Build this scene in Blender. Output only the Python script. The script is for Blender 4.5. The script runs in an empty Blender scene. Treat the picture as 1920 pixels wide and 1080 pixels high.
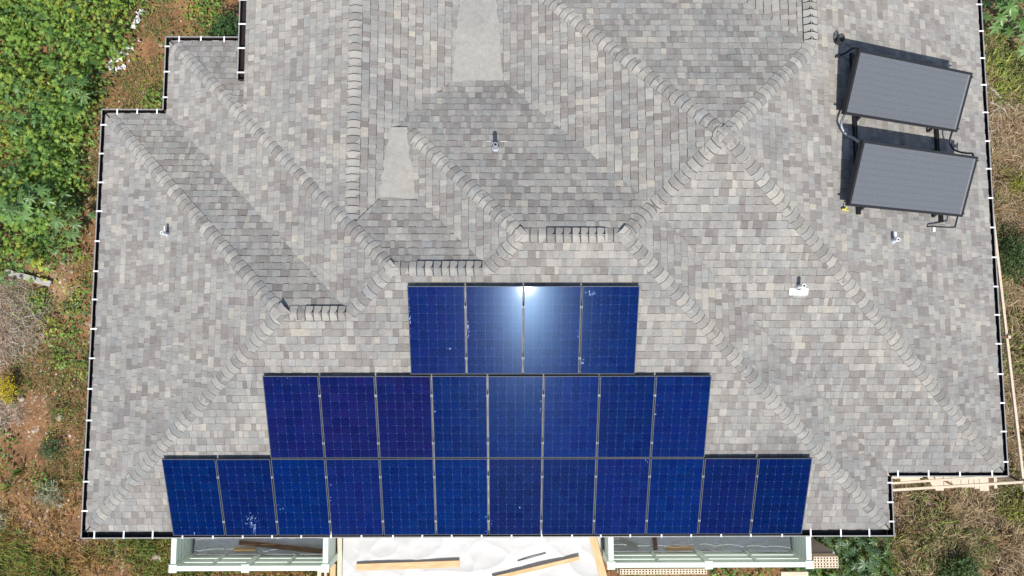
import bpy, math, random
import numpy as np
from mathutils import Vector, Matrix, Euler

random.seed(7)
rng = np.random.default_rng(7)
scene = bpy.context.scene
COL = scene.collection

# ------------------------------------------------------------------ camera, sky, sun, exposure
cam_d = bpy.data.cameras.new('drone_camera')
cam_d.sensor_width = 36.0
cam_d.lens = 1350.36 / 1920 * 36.0
cam_d.clip_start = 0.1
cam_d.clip_end = 1000
cam = bpy.data.objects.new('drone_camera', cam_d)
cam.location = (0.0, 3.5997, 14.3386)
cam.rotation_euler = (0.08415, -0.00909, -0.0005)
COL.objects.link(cam)
scene.camera = cam

SUN = Vector((0.0276, -0.618, 0.786)).normalized()
world = bpy.data.worlds.new('World')
scene.world = world
world.use_nodes = True
wn = world.node_tree
for n in list(wn.nodes):
    wn.nodes.remove(n)
sky = wn.nodes.new('ShaderNodeTexSky')
sky.sky_type = 'NISHITA'
sky.sun_disc = False
sky.sun_elevation = math.asin(SUN.z)
sky.sun_rotation = math.atan2(SUN.x, SUN.y)
bg = wn.nodes.new('ShaderNodeBackground')
bg.inputs['Strength'].default_value = 0.12
wo = wn.nodes.new('ShaderNodeOutputWorld')
wn.links.new(sky.outputs[0], bg.inputs[0])
wn.links.new(bg.outputs[0], wo.inputs[0])

sun_d = bpy.data.lights.new('sun', 'SUN')
sun_d.energy = 4.4
sun_d.angle = math.radians(0.53)
sun_d.color = (1.0, 0.965, 0.91)
sun = bpy.data.objects.new('sun', sun_d)
sun.rotation_euler = SUN.to_track_quat('Z', 'Y').to_euler()
sun.location = SUN * 60
COL.objects.link(sun)

scene.view_settings.view_transform = 'Standard'
scene.view_settings.look = 'None'
scene.view_settings.exposure = 0.35
scene.view_settings.gamma = 1.0
scene.render.engine = 'CYCLES'
scene.cycles.max_bounces = 6
scene.cycles.transparent_max_bounces = 8
scene.cycles.use_denoising = True

# ------------------------------------------------------------------ small helpers
def lin(r, g, b):
    f = lambda c: (c / 255 / 12.92) if c / 255 <= 0.04045 else ((c / 255 + 0.055) / 1.055) ** 2.4
    return (f(r), f(g), f(b))

class MB:
    """collects polygons with an optional colour per vertex"""
    def __init__(s):
        s.v, s.f, s.c = [], [], []
    def poly(s, pts, col=None):
        i = len(s.v)
        s.v += [tuple(p) for p in pts]
        s.c += [col or (1, 1, 1)] * len(pts)
        s.f.append(tuple(range(i, i + len(pts))))
    def box(s, lo, hi, M=None, col=None):
        x0, y0, z0 = lo; x1, y1, z1 = hi
        P = [Vector(p) for p in ((x0,y0,z0),(x1,y0,z0),(x1,y1,z0),(x0,y1,z0),(x0,y0,z1),(x1,y0,z1),(x1,y1,z1),(x0,y1,z1))]
        if M is not None:
            P = [M @ p for p in P]
        i = len(s.v)
        s.v += [tuple(p) for p in P]
        s.c += [col or (1, 1, 1)] * 8
        for f in ((0,3,2,1),(4,5,6,7),(0,1,5,4),(1,2,6,5),(2,3,7,6),(3,0,4,7)):
            s.f.append(tuple(i + k for k in f))
        return s
    def bar(s, a, b, w, h, up=(0, 0, 1), col=None):
        """box from a to b, w wide, h tall, centred on the line"""
        a, b = Vector(a), Vector(b)
        t = (b - a); L = t.length; t.normalize()
        u = Vector(up)
        sd = t.cross(u)
        if sd.length < 1e-4:
            sd = t.cross(Vector((1, 0, 0)))
        sd.normalize(); u = sd.cross(t)
        M = Matrix(((t.x, sd.x, u.x, a.x), (t.y, sd.y, u.y, a.y), (t.z, sd.z, u.z, a.z), (0, 0, 0, 1)))
        return s.box((0, -w/2, -h/2), (L, w/2, h/2), M, col)
    def tube(s, pts, r, n=8, cap=True, col=None):
        pts = [Vector(p) for p in pts]
        if not hasattr(r, '__len__'):
            r = [r] * len(pts)
        rings = []
        ref = Vector((0, 0, 1))
        for k, p in enumerate(pts):
            t = (pts[min(k + 1, len(pts) - 1)] - pts[max(k - 1, 0)]).normalized()
            if abs(t.dot(ref)) > 0.95:
                ref = Vector((1, 0, 0)) if abs(t.x) < 0.9 else Vector((0, 1, 0))
            a = t.cross(ref).normalized(); b = t.cross(a)
            i = len(s.v)
            for q in range(n):
                th = 2 * math.pi * q / n
                s.v.append(tuple(p + (a * math.cos(th) + b * math.sin(th)) * r[k]))
                s.c.append(col or (1, 1, 1))
            rings.append(i)
        for k in range(len(rings) - 1):
            for q in range(n):
                q2 = (q + 1) % n
                s.f.append((rings[k] + q, rings[k] + q2, rings[k + 1] + q2, rings[k + 1] + q))
        if cap:
            s.f.append(tuple(rings[0] + q for q in range(n))[::-1])
            s.f.append(tuple(rings[-1] + q for q in range(n)))
        return s
    def mesh(s, name, mat=None, smooth=False, colours=False):
        me = bpy.data.meshes.new(name)
        me.from_pydata(s.v, [], s.f)
        if colours:
            a = me.color_attributes.new('Col', 'FLOAT_COLOR', 'POINT')
            a.data.foreach_set('color', np.array([(c[0], c[1], c[2], 1.0) for c in s.c], 'f').ravel())
        if mat:
            me.materials.append(mat)
        if smooth:
            me.polygons.foreach_set('use_smooth', [True] * len(me.polygons))
        me.update()
        return me
    def build(s, name, mat, parent=None, **k):
        return add(name, s.mesh(name, mat, **k), parent)

def wmat(o):
    m = o.matrix_basis.copy()
    return (wmat(o.parent) @ o.matrix_parent_inverse @ m) if o.parent else m

def add(name, data, parent=None, M=None, local=False):
    o = bpy.data.objects.new(name, data)
    COL.objects.link(o)
    if M is not None:
        o.matrix_basis = M
    if parent:
        o.parent = parent
        if not local:
            o.matrix_parent_inverse = wmat(parent).inverted()
    return o

def tag(o, label, cat=None, group=None, kind=None):
    if label: o['label'] = label
    if cat: o['category'] = cat
    if group: o['group'] = group
    if kind: o['kind'] = kind
    return o

def empty(name, loc, M=None):
    o = bpy.data.objects.new(name, None)
    COL.objects.link(o)
    o.empty_display_size = 0.2
    if M is not None:
        o.matrix_basis = M
    else:
        o.location = loc
    return o

def smooth_path(pts, k=6):
    pts = [Vector(p) for p in pts]
    out = []
    for i in range(len(pts) - 1):
        p0, p1, p2, p3 = pts[max(i-1, 0)], pts[i], pts[i+1], pts[min(i+2, len(pts)-1)]
        for j in range(k):
            t = j / k
            out.append(0.5 * ((2*p1) + (p2-p0)*t + (2*p0-5*p1+4*p2-p3)*t*t + (3*p1-p0-3*p2+p3)*t**3))
    out.append(pts[-1])
    return out

def rock_mesh(name, mat, r, seed, squash=0.6):
    import bmesh
    rs = np.random.default_rng(seed)
    bm = bmesh.new()
    bmesh.ops.create_icosphere(bm, subdivisions=2, radius=1)
    ph = rs.uniform(0, 6, 6)
    for v in bm.verts:
        c = v.co
        k = 1 + 0.22*math.sin(2.1*c.x+ph[0]) * math.cos(1.7*c.y+ph[1]) + 0.14*math.sin(3.3*c.z+2.2*c.x+ph[2]) + rs.uniform(-.06, .06)
        v.co = Vector((c.x*r*k, c.y*r*k*0.8, c.z*r*k*squash))
    me = bpy.data.meshes.new(name)
    bm.to_mesh(me); bm.free()
    me.materials.append(mat)
    return me

# ------------------------------------------------------------------ materials
def new_mat(name):
    m = bpy.data.materials.new(name)
    m.use_nodes = True
    nt = m.node_tree
    return m, nt, nt.nodes['Principled BSDF']

def N(nt, kind, **kw):
    n = nt.nodes.new(kind)
    for k, v in kw.items():
        setattr(n, k, v)
    return n

def noise(nt, scale, detail=4, rough=0.6, coord='Object'):
    tc = N(nt, 'ShaderNodeTexCoord')
    n = N(nt, 'ShaderNodeTexNoise')
    n.inputs['Scale'].default_value = scale
    n.inputs['Detail'].default_value = detail
    n.inputs['Roughness'].default_value = rough
    nt.links.new(tc.outputs[coord], n.inputs['Vector'])
    return n

def ramp(nt, src, stops):
    r = N(nt, 'ShaderNodeValToRGB')
    e = r.color_ramp.elements
    while len(e) < len(stops):
        e.new(0.5)
    for k, (p, c) in enumerate(stops):
        e[k].position = p
        e[k].color = (*c, 1) if hasattr(c, '__len__') else (c, c, c, 1)
    nt.links.new(src, r.inputs[0])
    return r

def mult(nt, a, b, fac=1.0, mode='MULTIPLY'):
    m = N(nt, 'ShaderNodeMix', data_type='RGBA', blend_type=mode)
    m.inputs[0].default_value = fac
    nt.links.new(a, m.inputs[6]); nt.links.new(b, m.inputs[7])
    return m.outputs[2]

def bump(nt, bsdf, height, strength, dist=0.01):
    b = N(nt, 'ShaderNodeBump')
    b.inputs['Strength'].default_value = strength
    b.inputs['Distance'].default_value = dist
    nt.links.new(height, b.inputs['Height'])
    nt.links.new(b.outputs[0], bsdf.inputs['Normal'])

def plain(name, col, rough=0.6, metal=0.0, var=0.12, scale=8.0, spec=0.5, bmp=0.0):
    """painted or raw surface: base colour with a little mottling"""
    m, nt, b = new_mat(name)
    n = noise(nt, scale, 6)
    r = ramp(nt, n.outputs['Fac'], [(0.3, tuple(c * (1 - var) for c in col)), (0.7, tuple(min(1, c * (1 + var)) for c in col))])
    nt.links.new(r.outputs[0], b.inputs['Base Color'])
    b.inputs['Roughness'].default_value = rough
    b.inputs['Metallic'].default_value = metal
    b.inputs['Specular IOR Level'].default_value = spec
    if bmp:
        n2 = noise(nt, scale * 6, 6)
        bump(nt, b, n2.outputs['Fac'], bmp)
    return m

def granule(name, src):
    """mineral granules on asphalt; colour from a colour attribute or from the object's own colour"""
    m, nt, b = new_mat(name)
    if src == 'attr':
        a = N(nt, 'ShaderNodeVertexColor'); a.layer_name = 'Col'
        c = a.outputs[0]
    elif src == 'obj':
        a = N(nt, 'ShaderNodeObjectInfo'); c = a.outputs['Color']
    else:
        a = N(nt, 'ShaderNodeRGB'); a.outputs[0].default_value = (*src, 1); c = a.outputs[0]
    n1 = noise(nt, 160, 3, 0.8)
    r1 = ramp(nt, n1.outputs['Fac'], [(0.28, 0.5), (0.5, 1.0), (0.74, 1.45)])
    n2 = noise(nt, 9, 5, 0.7)
    r2 = ramp(nt, n2.outputs['Fac'], [(0.3, 0.86), (0.7, 1.1)])
    c = mult(nt, c, r1.outputs[0]); c = mult(nt, c, r2.outputs[0])
    geo = N(nt, 'ShaderNodeNewGeometry')
    n3 = N(nt, 'ShaderNodeTexNoise'); n3.inputs['Scale'].default_value = 0.9; n3.inputs['Detail'].default_value = 7; n3.inputs['Roughness'].default_value = 0.62
    nt.links.new(geo.outputs['Position'], n3.inputs['Vector'])
    r3 = ramp(nt, n3.outputs['Fac'], [(0.32, (0.85, 0.85, 0.86)), (0.5, (1.01, 1, 0.985)), (0.7, (1.10, 1.075, 1.02))])
    c = mult(nt, c, r3.outputs[0])
    nt.links.new(c, b.inputs['Base Color'])
    b.inputs['Roughness'].default_value = 0.92
    b.inputs['Diffuse Roughness'].default_value = 0.45
    b.inputs['Specular IOR Level'].default_value = 0.2
    bump(nt, b, n1.outputs['Fac'], 0.35, 0.003)
    return m

M_SH = granule('shingle_granules', 'attr')
M_SHO = granule('shingle_granules_single', 'obj')
M_CAPSH = granule('membrane_granules', (0.34, 0.328, 0.303))
M_DECK = plain('roof_underlay', (0.035, 0.033, 0.032), 0.9)
M_EDGE = plain('asphalt_edge', (0.055, 0.052, 0.049), 0.9)
M_GUT = plain('gutter_brown_paint', (0.022, 0.017, 0.015), 0.45, var=0.3, scale=3)
M_RIM = plain('gutter_rim', (0.27, 0.27, 0.262), 0.5)
M_STRAP = plain('white_strap', (0.82, 0.82, 0.82), 0.5, var=0.05)
M_FASCIA = plain('fascia', (0.10, 0.085, 0.075), 0.6)
M_WALL = plain('stucco_wall', (0.55, 0.52, 0.46), 0.85, var=0.08, bmp=0.3)
M_SOFFIT = plain('soffit', (0.45, 0.42, 0.38), 0.8)
M_BLACK = plain('black_plastic', (0.012, 0.012, 0.013), 0.5, var=0.3)
M_ALU = plain('anodised_aluminium', (0.055, 0.066, 0.08), 0.6, 0.0, var=0.08, scale=20)
M_SHEET = plain('panel_backsheet', (0.042, 0.07, 0.19), 0.6, var=0.05, spec=0.0)
M_PVC = plain('white_pvc', (0.80, 0.81, 0.83), 0.4, var=0.06)
M_LEAD = plain('lead_flashing', (0.50, 0.52, 0.55), 0.35, 0.5, var=0.2, scale=25)
M_DARK = plain('hole_shade', (0.005, 0.005, 0.005), 0.9)  # near-black for the shade painted into pipe mouths and brick holes
M_STEEL = plain('steel_hose', (0.28, 0.30, 0.33), 0.45, 0.6, var=0.15, scale=40)
M_YEL = plain('yellow_valve', (0.45, 0.38, 0.05), 0.5)
M_GREENPAINT = plain('pale_green_paint', (0.60, 0.70, 0.62), 0.5, var=0.05)
M_CONC = plain('concrete', (0.30, 0.29, 0.27), 0.85, var=0.25, scale=2, bmp=0.3)
M_WET = plain('dark_deck', (0.15, 0.15, 0.155), 0.5, var=0.35, scale=2.5)
M_ROCK = plain('rock', (0.36, 0.29, 0.22), 0.9, var=0.3, scale=9, bmp=0.5)
M_STAIN = plain('dried_splash', (0.20, 0.28, 0.48), 0.8, var=0.2, scale=40)
M_WHITE = plain('white_rag', (0.75, 0.74, 0.72), 0.8, var=0.1)

def wood(name, a, b_, scale=3.0):
    m, nt, b = new_mat(name)
    tc = N(nt, 'ShaderNodeTexCoord')
    mp = N(nt, 'ShaderNodeMapping'); mp.inputs['Scale'].default_value = (1.0, 12.0, 12.0)
    nt.links.new(tc.outputs['Object'], mp.inputs[0])
    n = N(nt, 'ShaderNodeTexNoise'); n.inputs['Scale'].default_value = scale; n.inputs['Detail'].default_value = 6
    nt.links.new(mp.outputs[0], n.inputs['Vector'])
    r = ramp(nt, n.outputs['Fac'], [(0.3, a), (0.7, b_)])
    nt.links.new(r.outputs[0], b.inputs['Base Color'])
    b.inputs['Roughness'].default_value = 0.75
    return m
M_PINE = wood('fresh_pine', (0.48, 0.31, 0.15), (0.66, 0.47, 0.26))
M_PALE = wood('pale_timber', (0.50, 0.41, 0.30), (0.68, 0.58, 0.44))
M_BROWN = wood('brown_timber', (0.11, 0.055, 0.03), (0.22, 0.12, 0.065))
M_GREY = wood('weathered_timber', (0.28, 0.26, 0.23), (0.46, 0.43, 0.39))
M_CLAY = plain('pale_clay_brick', (0.66, 0.53, 0.39), 0.85, var=0.1, scale=10)

def cell_mat():
    m, nt, b = new_mat('silicon_cell')
    oi = N(nt, 'ShaderNodeObjectInfo')
    n = noise(nt, 2.2, 3)
    r = ramp(nt, n.outputs['Fac'], [(0.3, 0.9), (0.7, 1.1)])
    nt.links.new(mult(nt, oi.outputs['Color'], r.outputs[0]), b.inputs['Base Color'])
    b.inputs['Roughness'].default_value = 0.6
    b.inputs['Specular IOR Level'].default_value = 0.0
    return m
M_CELL = cell_mat()

def glass_mat(name, r1, r2, ior=1.45, dust=0.0):
    m, nt, b = new_mat(name)
    nt.nodes.remove(b)
    out = nt.nodes['Material Output']
    tr = N(nt, 'ShaderNodeBsdfTransparent')
    g1 = N(nt, 'ShaderNodeBsdfGlossy'); g1.inputs['Roughness'].default_value = r1
    g2 = N(nt, 'ShaderNodeBsdfGlossy'); g2.inputs['Roughness'].default_value = r2
    g2.inputs['Anisotropy'].default_value = 0.28
    tg = N(nt, 'ShaderNodeCombineXYZ'); tg.inputs[0].default_value = 1.0
    nt.links.new(tg.outputs[0], g2.inputs['Tangent'])
    g2.inputs['Color'].default_value = (0.42, 0.68, 1.0, 1)
    mg = N(nt, 'ShaderNodeMixShader'); mg.inputs[0].default_value = 0.78
    nt.links.new(g1.outputs[0], mg.inputs[1]); nt.links.new(g2.outputs[0], mg.inputs[2])
    fr = N(nt, 'ShaderNodeFresnel'); fr.inputs['IOR'].default_value = ior
    mx = N(nt, 'ShaderNodeMixShader')
    nt.links.new(fr.outputs[0], mx.inputs[0]); nt.links.new(tr.outputs[0], mx.inputs[1]); nt.links.new(mg.outputs[0], mx.inputs[2])
    last = mx
    if dust:
        df = N(nt, 'ShaderNodeBsdfDiffuse'); df.inputs['Color'].default_value = (0.5, 0.58, 0.75, 1)
        tc = N(nt, 'ShaderNodeTexCoord'); oi = N(nt, 'ShaderNodeObjectInfo')
        ad = N(nt, 'ShaderNodeVectorMath', operation='ADD')
        sc = N(nt, 'ShaderNodeVectorMath', operation='SCALE'); sc.inputs['Scale'].default_value = 37.0
        cb = N(nt, 'ShaderNodeCombineXYZ')
        for i in range(3): nt.links.new(oi.outputs['Random'], cb.inputs[i])
        nt.links.new(cb.outputs[0], sc.inputs[0]); nt.links.new(tc.outputs['Object'], ad.inputs[0]); nt.links.new(sc.outputs[0], ad.inputs[1])
        n = N(nt, 'ShaderNodeTexNoise'); n.inputs['Scale'].default_value = 16; n.inputs['Detail'].default_value = 8; n.inputs['Roughness'].default_value = .75
        nt.links.new(ad.outputs[0], n.inputs['Vector'])
        r = ramp(nt, n.outputs['Fac'], [(0.80, 0.0), (0.86, dust)])
        m2 = N(nt, 'ShaderNodeMixShader')
        nt.links.new(r.outputs[0], m2.inputs[0]); nt.links.new(last.outputs[0], m2.inputs[1]); nt.links.new(df.outputs[0], m2.inputs[2])
        last = m2
    nt.links.new(last.outputs[0], out.inputs[0])
    return m
M_GLASS = glass_mat('solar_glass', 0.055, 0.185, ior=1.122, dust=0.0)

def collector_glass():
    m, nt, b = new_mat('textured_collector_glass')
    n = noise(nt, 30, 5)
    r = ramp(nt, n.outputs['Fac'], [(0.3, (0.098, 0.105, 0.117)), (0.7, (0.122, 0.130, 0.143))])
    nt.links.new(r.outputs[0], b.inputs['Base Color'])
    b.inputs['Roughness'].default_value = 0.42
    n2 = noise(nt, 420, 2)
    bump(nt, b, n2.outputs['Fac'], 0.3, 0.002)
    return m
M_COLL = collector_glass()

def plastic_clear():
    m, nt, b = new_mat('clear_plastic_sheet')
    nt.nodes.remove(b)
    out = nt.nodes['Material Output']
    tr = N(nt, 'ShaderNodeBsdfTransparent')
    gl = N(nt, 'ShaderNodeBsdfGlossy'); gl.inputs['Roughness'].default_value = 0.22
    df = N(nt, 'ShaderNodeBsdfDiffuse'); df.inputs['Color'].default_value = (0.80, 0.82, 0.85, 1)
    m1 = N(nt, 'ShaderNodeMixShader'); m1.inputs[0].default_value = 0.6
    m2 = N(nt, 'ShaderNodeMixShader'); m2.inputs[0].default_value = 0.13
    nt.links.new(tr.outputs[0], m1.inputs[1]); nt.links.new(df.outputs[0], m1.inputs[2])
    nt.links.new(m1.outputs[0], m2.inputs[1]); nt.links.new(gl.outputs[0], m2.inputs[2])
    nt.links.new(m2.outputs[0], out.inputs[0])
    return m
M_CLEAR = plastic_clear()
M_TARP = plain('white_tarpaulin', (0.48, 0.475, 0.46), 0.5, var=0.05, scale=3)

def leaf_mat(name, trans=0.3, rough=0.45):
    m, nt, b = new_mat(name)
    a = N(nt, 'ShaderNodeVertexColor'); a.layer_name = 'Col'
    n = noise(nt, 14, 3)
    r = ramp(nt, n.outputs['Fac'], [(0.3, 0.8), (0.7, 1.2)])
    c = mult(nt, a.outputs[0], r.outputs[0])
    nt.links.new(c, b.inputs['Base Color'])
    b.inputs['Roughness'].default_value = rough
    b.inputs['Specular IOR Level'].default_value = 0.3
    t = N(nt, 'ShaderNodeBsdfTranslucent'); nt.links.new(c, t.inputs['Color'])
    mx = N(nt, 'ShaderNodeMixShader'); mx.inputs[0].default_value = trans
    nt.links.new(b.outputs[0], mx.inputs[1]); nt.links.new(t.outputs[0], mx.inputs[2])
    nt.links.new(mx.outputs[0], nt.nodes['Material Output'].inputs[0])
    return m
M_LEAF = leaf_mat('leaf', 0.36)
M_STRAW = leaf_mat('dry_straw', 0.12, 0.8)
def leaf_obj_mat():
    m, nt, b = new_mat('castor_leaf')
    oi = N(nt, 'ShaderNodeObjectInfo')
    n = noise(nt, 9, 4)
    r = ramp(nt, n.outputs['Fac'], [(0.3, 0.78), (0.7, 1.2)])
    c = mult(nt, oi.outputs['Color'], r.outputs[0])
    nt.links.new(c, b.inputs['Base Color'])
    b.inputs['Roughness'].default_value = 0.42
    t = N(nt, 'ShaderNodeBsdfTranslucent'); nt.links.new(c, t.inputs['Color'])
    mx = N(nt, 'ShaderNodeMixShader'); mx.inputs[0].default_value = 0.25
    nt.links.new(b.outputs[0], mx.inputs[1]); nt.links.new(t.outputs[0], mx.inputs[2])
    nt.links.new(mx.outputs[0], nt.nodes['Material Output'].inputs[0])
    return m
M_LEAFO = leaf_obj_mat()
M_STEM = plain('plant_stem', (0.12, 0.12, 0.05), 0.7)

def ground_mat():
    m, nt, b = new_mat('bare_earth')
    big = noise(nt, 0.35, 5, 0.6)
    mid = noise(nt, 2.2, 6, 0.7)
    fin = noise(nt, 16, 8, 0.75)
    base = ramp(nt, big.outputs['Fac'], [(0.35, (0.27, 0.150, 0.075)), (0.55, (0.23, 0.122, 0.058)), (0.7, (0.30, 0.20, 0.115))])
    v1 = ramp(nt, mid.outputs['Fac'], [(0.3, 0.65), (0.7, 1.3)])
    v2 = ramp(nt, fin.outputs['Fac'], [(0.3, 0.5), (0.5, 1.0), (0.72, 1.55)])
    c = mult(nt, base.outputs[0], v1.outputs[0]); c = mult(nt, c, v2.outputs[0])
    nt.links.new(c, b.inputs['Base Color'])
    b.inputs['Roughness'].default_value = 0.95
    b.inputs['Specular IOR Level'].default_value = 0.15
    bump(nt, b, fin.outputs['Fac'], 0.8, 0.04)
    return m
M_GROUND = ground_mat()

# ------------------------------------------------------------------ the ground
GZ = -5.6
def vnoise(x, y, s, seed=0):
    """smooth value noise in 0..1 on arrays"""
    x = np.asarray(x, float) * s + seed * 17.3; y = np.asarray(y, float) * s + seed * 9.1
    xi, yi = np.floor(x), np.floor(y)
    fx, fy = x - xi, y - yi
    fx = fx * fx * (3 - 2 * fx); fy = fy * fy * (3 - 2 * fy)
    h = lambda a, b: np.modf(np.abs(np.sin(a * 127.1 + b * 311.7 + seed) * 43758.5453))[0]
    return (h(xi, yi) * (1 - fx) + h(xi + 1, yi) * fx) * (1 - fy) + (h(xi, yi + 1) * (1 - fx) + h(xi + 1, yi + 1) * fx) * fy

def ground_z(x, y):
    near = np.clip(1 - (np.hypot(np.asarray(x, float), np.asarray(y, float) - 4) - 18) / 30, 0, 1)
    return GZ + near * (0.22 * (vnoise(x, y, 0.35, 1) - 0.5) + 0.10 * (vnoise(x, y, 1.6, 2) - 0.5) + 0.05 * (vnoise(x, y, 5, 3) - 0.5))

def axis():
    a = [-400, -200, -100, -60, -40, -30, -25]
    a += list(np.arange(-22, 22.01, 0.2))
    return np.array(a + [25, 30, 40, 60, 100, 200, 400])
ax = axis()
gx, gy = np.meshgrid(ax, ax + 4.0)
gz = ground_z(gx, gy)
nn = len(ax)
mb = MB()
mb.v = [tuple(p) for p in np.stack([gx, gy, gz], -1).reshape(-1, 3)]
mb.f = [(j*nn+i, j*nn+i+1, (j+1)*nn+i+1, (j+1)*nn+i) for j in range(nn-1) for i in range(nn-1)]
g = mb.build('ground', M_GROUND, smooth=True)
tag(g, 'bare reddish brown earth around the house', None, None, 'structure')

# ------------------------------------------------------------------ roof planes (metres; eaves at z = 0)
P = 0.39383
CS = 1 / math.sqrt(1 + P * P)          # cosine of the pitch
xa, xf, xb, xd = -8.19655, -6.96283, 7.58758, 9.89788
ye, yg, yc = 8.4493, 9.97748, 1.09556
XA, XF, XB, XD = xa + .1, xf + .1, xb - .1, xd - .1
YS, YE, YG, YC = .1, ye - .1, yg - .1, yc + .1
x6, XW4, y3 = -2.757, -5.16676, 5.54055
YN4 = 2 * y3 - YS
YT = 12.5
XH = -5.09                             # eave of the raised west slope
DROP = 0.05
saddle = (XB - ((YN4 + YC) / 2 - YC), (YN4 + YC) / 2)
xap = (XD + saddle[0] - (saddle[1] - YC)) / 2
yap = YC + XD - xap
KWM = XD - 2 * xap                     # west main slope: z = P (x + KWM)
x5 = 5.593
R5 = (x5, yap + (x5 - xap))
PL = {                                  # z = a x + b y + c
    'S': (0, P, -P*YS), 'W1': (P, 0, -P*XA), 'N1': (0, -P, P*YE), 'W2': (P, 0, -P*XF), 'N2': (0, -P, P*YG),
    'W3': (P, 0, -P*XF - DROP), 'E6': (-P, 0, P*(2*x6 - XF) - DROP), 'W4': (P, 0, -P*XW4), 'N4': (0, -P, P*YN4),
    'EB': (-P, 0, P*XB), 'SD': (0, P, -P*YC), 'ED': (-P, 0, P*XD), 'WM': (P, 0, P*KWM), 'NM': (0, -P, P*(yap + XD - xap)),
    'W5': (P, 0, P*(XD - 2*x5)),
}
def zp(pl, x, y):
    a, b, c = PL[pl]; return a*x + b*y + c
def nrm(pl):
    a, b, c = PL[pl]; return Vector((-a, -b, 1)).normalized()
A_, B_, C_, D_ = (XA, YS), (XB, YS), (XB, YC), (XD, YC)
E_, F_, G_ = (XA, YE), (XF, YE), (XF, YG)
r1 = (YS + YE) / 2; R1L = (XA + r1 - YS, r1); R1R = (XF + r1 - YS, r1)
r2 = (YS + YG) / 2; R2L = (XF + r2 - YS, r2); R2R = (XW4 + r2 - YS, r2)
R3L = (XW4 + y3 - YS, y3); R3R = (XB - (y3 - YS), y3)
AP = (xap, yap)
k6 = 2*x6 - XF - DROP/P                # E6: z = P (k6 - x)
xv = (k6 + XW4) / 2; zv = P * (xv - XW4)
VB = (xv, YG - zv / P); TIP = (xv, YN4 - zv / P)
xu = (k6 - KWM) / 2; zu = P * (xu + KWM)
VU = (xu, YN4 - zu / P)
R6 = (x6, YG - (x6 - XF))
ynm = yap + XD - xap
NWE = (xu, ynm - zu / P)
FACES = {
    'S': [A_, B_, R3R, R3L, R2R, R2L, R1R, R1L],
    'W1': [A_, R1L, E_],
    'N1': [E_, R1L, R1R, F_],
    'W2': [F_, R1R, R2L, G_],
    'N2': [G_, (XH, YG - (XH - XF)), (XH, YG)],
    'N2b': [R6, R2L, R2R, VB],
    'W3': [(XH, YG - (XH - XF)), R6, (x6, YT), (XH, YT)],
    'E6': [R6, VB, TIP, VU, NWE, (k6 - (ynm - YT), YT), (x6, YT)],
    'W4': [VB, R2R, R3L, TIP],
    'N4': [TIP, R3L, R3R, saddle, VU],
    'EB': [B_, C_, saddle, R3R],
    'SD': [C_, D_, AP, saddle],
    'ED': [D_, (XD, YT), (x5, YT), R5, AP],
    'WM': [VU, saddle, AP, NWE],
    'NM': [NWE, AP, R5, (XD - 2*x5 + 0, 0), ],
    'W5': [R5, (x5, YT), (0, YT)],
}
xval = ynm - YT - (XD - 2*x5)          # valley between NM and W5 at the north end
FACES['NM'] = [NWE, AP, R5, (xval, YT), (k6 - (ynm - YT), YT)]
FACES['W5'] = [R5, (x5, YT), (xval, YT)]

house = empty('house', (0.85, 5.5, GZ))
tag(house, 'large house under a grey shingled hip roof with gutters, seen from above', 'house')

# roof deck under the shingles
mb = MB()
for nm, poly in FACES.items():
    pl = nm[:2] if nm == 'N2b' else nm
    mb.poly([(x, y, zp(pl, x, y) - 0.006) for x, y in poly])
roof = mb.build('roof', M_DECK, house)
roof['label'] = 'grey asphalt shingle hip roof with many hips and valleys'

# ------------------------------------------------------------------ field shingles
PAL = [((0.345, 0.335, 0.315), 26), ((0.300, 0.292, 0.280), 26), ((0.245, 0.228, 0.216), 15), ((0.288, 0.291, 0.283), 12),
       ((0.385, 0.372, 0.345), 9), ((0.265, 0.250, 0.240), 14), ((0.215, 0.198, 0.188), 4), ((0.41, 0.385, 0.335), 2), ((0.318, 0.328, 0.322), 3)]
PC = [p[0] for p in PAL]; PW = [p[1] for p in PAL]
ASPH = (0.05, 0.046, 0.043)
def tone():
    c = random.choices(PC, PW)[0]; k = random.uniform(0.93, 1.07)
    return tuple((m_ + .86 * (v - m_)) * k * w_ for v, m_, w_ in zip(c, (.318, .306, .285), (.94, .932, .918)))
EXPO = 0.143

def clip(poly, u0, v0, u1, v1):
    for axis_, val, keep in ((0, u0, 1), (0, u1, -1), (1, v0, 1), (1, v1, -1)):
        out = []
        n = len(poly)
        for i in range(n):
            p, q = poly[i], poly[(i + 1) % n]
            dp, dq = (p[axis_] - val) * keep, (q[axis_] - val) * keep
            if dp >= 0: out.append(p)
            if (dp >= 0) != (dq >= 0):
                t = dp / (dp - dq)
                out.append((p[0] + (q[0]-p[0])*t, p[1] + (q[1]-p[1])*t))
        poly = out
        if len(poly) < 3: return None
    return poly

def area2(p):
    return abs(sum(p[i][0]*p[(i+1) % len(p)][1] - p[(i+1) % len(p)][0]*p[i][1] for i in range(len(p)))) / 2

# solar array outline in plan, to tell which shingles it hides
PX0, PY0, PW_, PLEN = -6.39385, 0.05325, 1.012, 1.66824
PROW1 = 0.63644
def under_array(x, y):
    v = (y - PY0) / CS
    u = (x - PX0) / PW_
    return (0 < v < PLEN and -.1 < u < 12.1) or (PLEN <= v < 2*PLEN+.25 and 1.9 < u < 10.1) or (2*PLEN <= v < 3*PLEN+.35 and 4.5 < u < 8.8)

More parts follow.
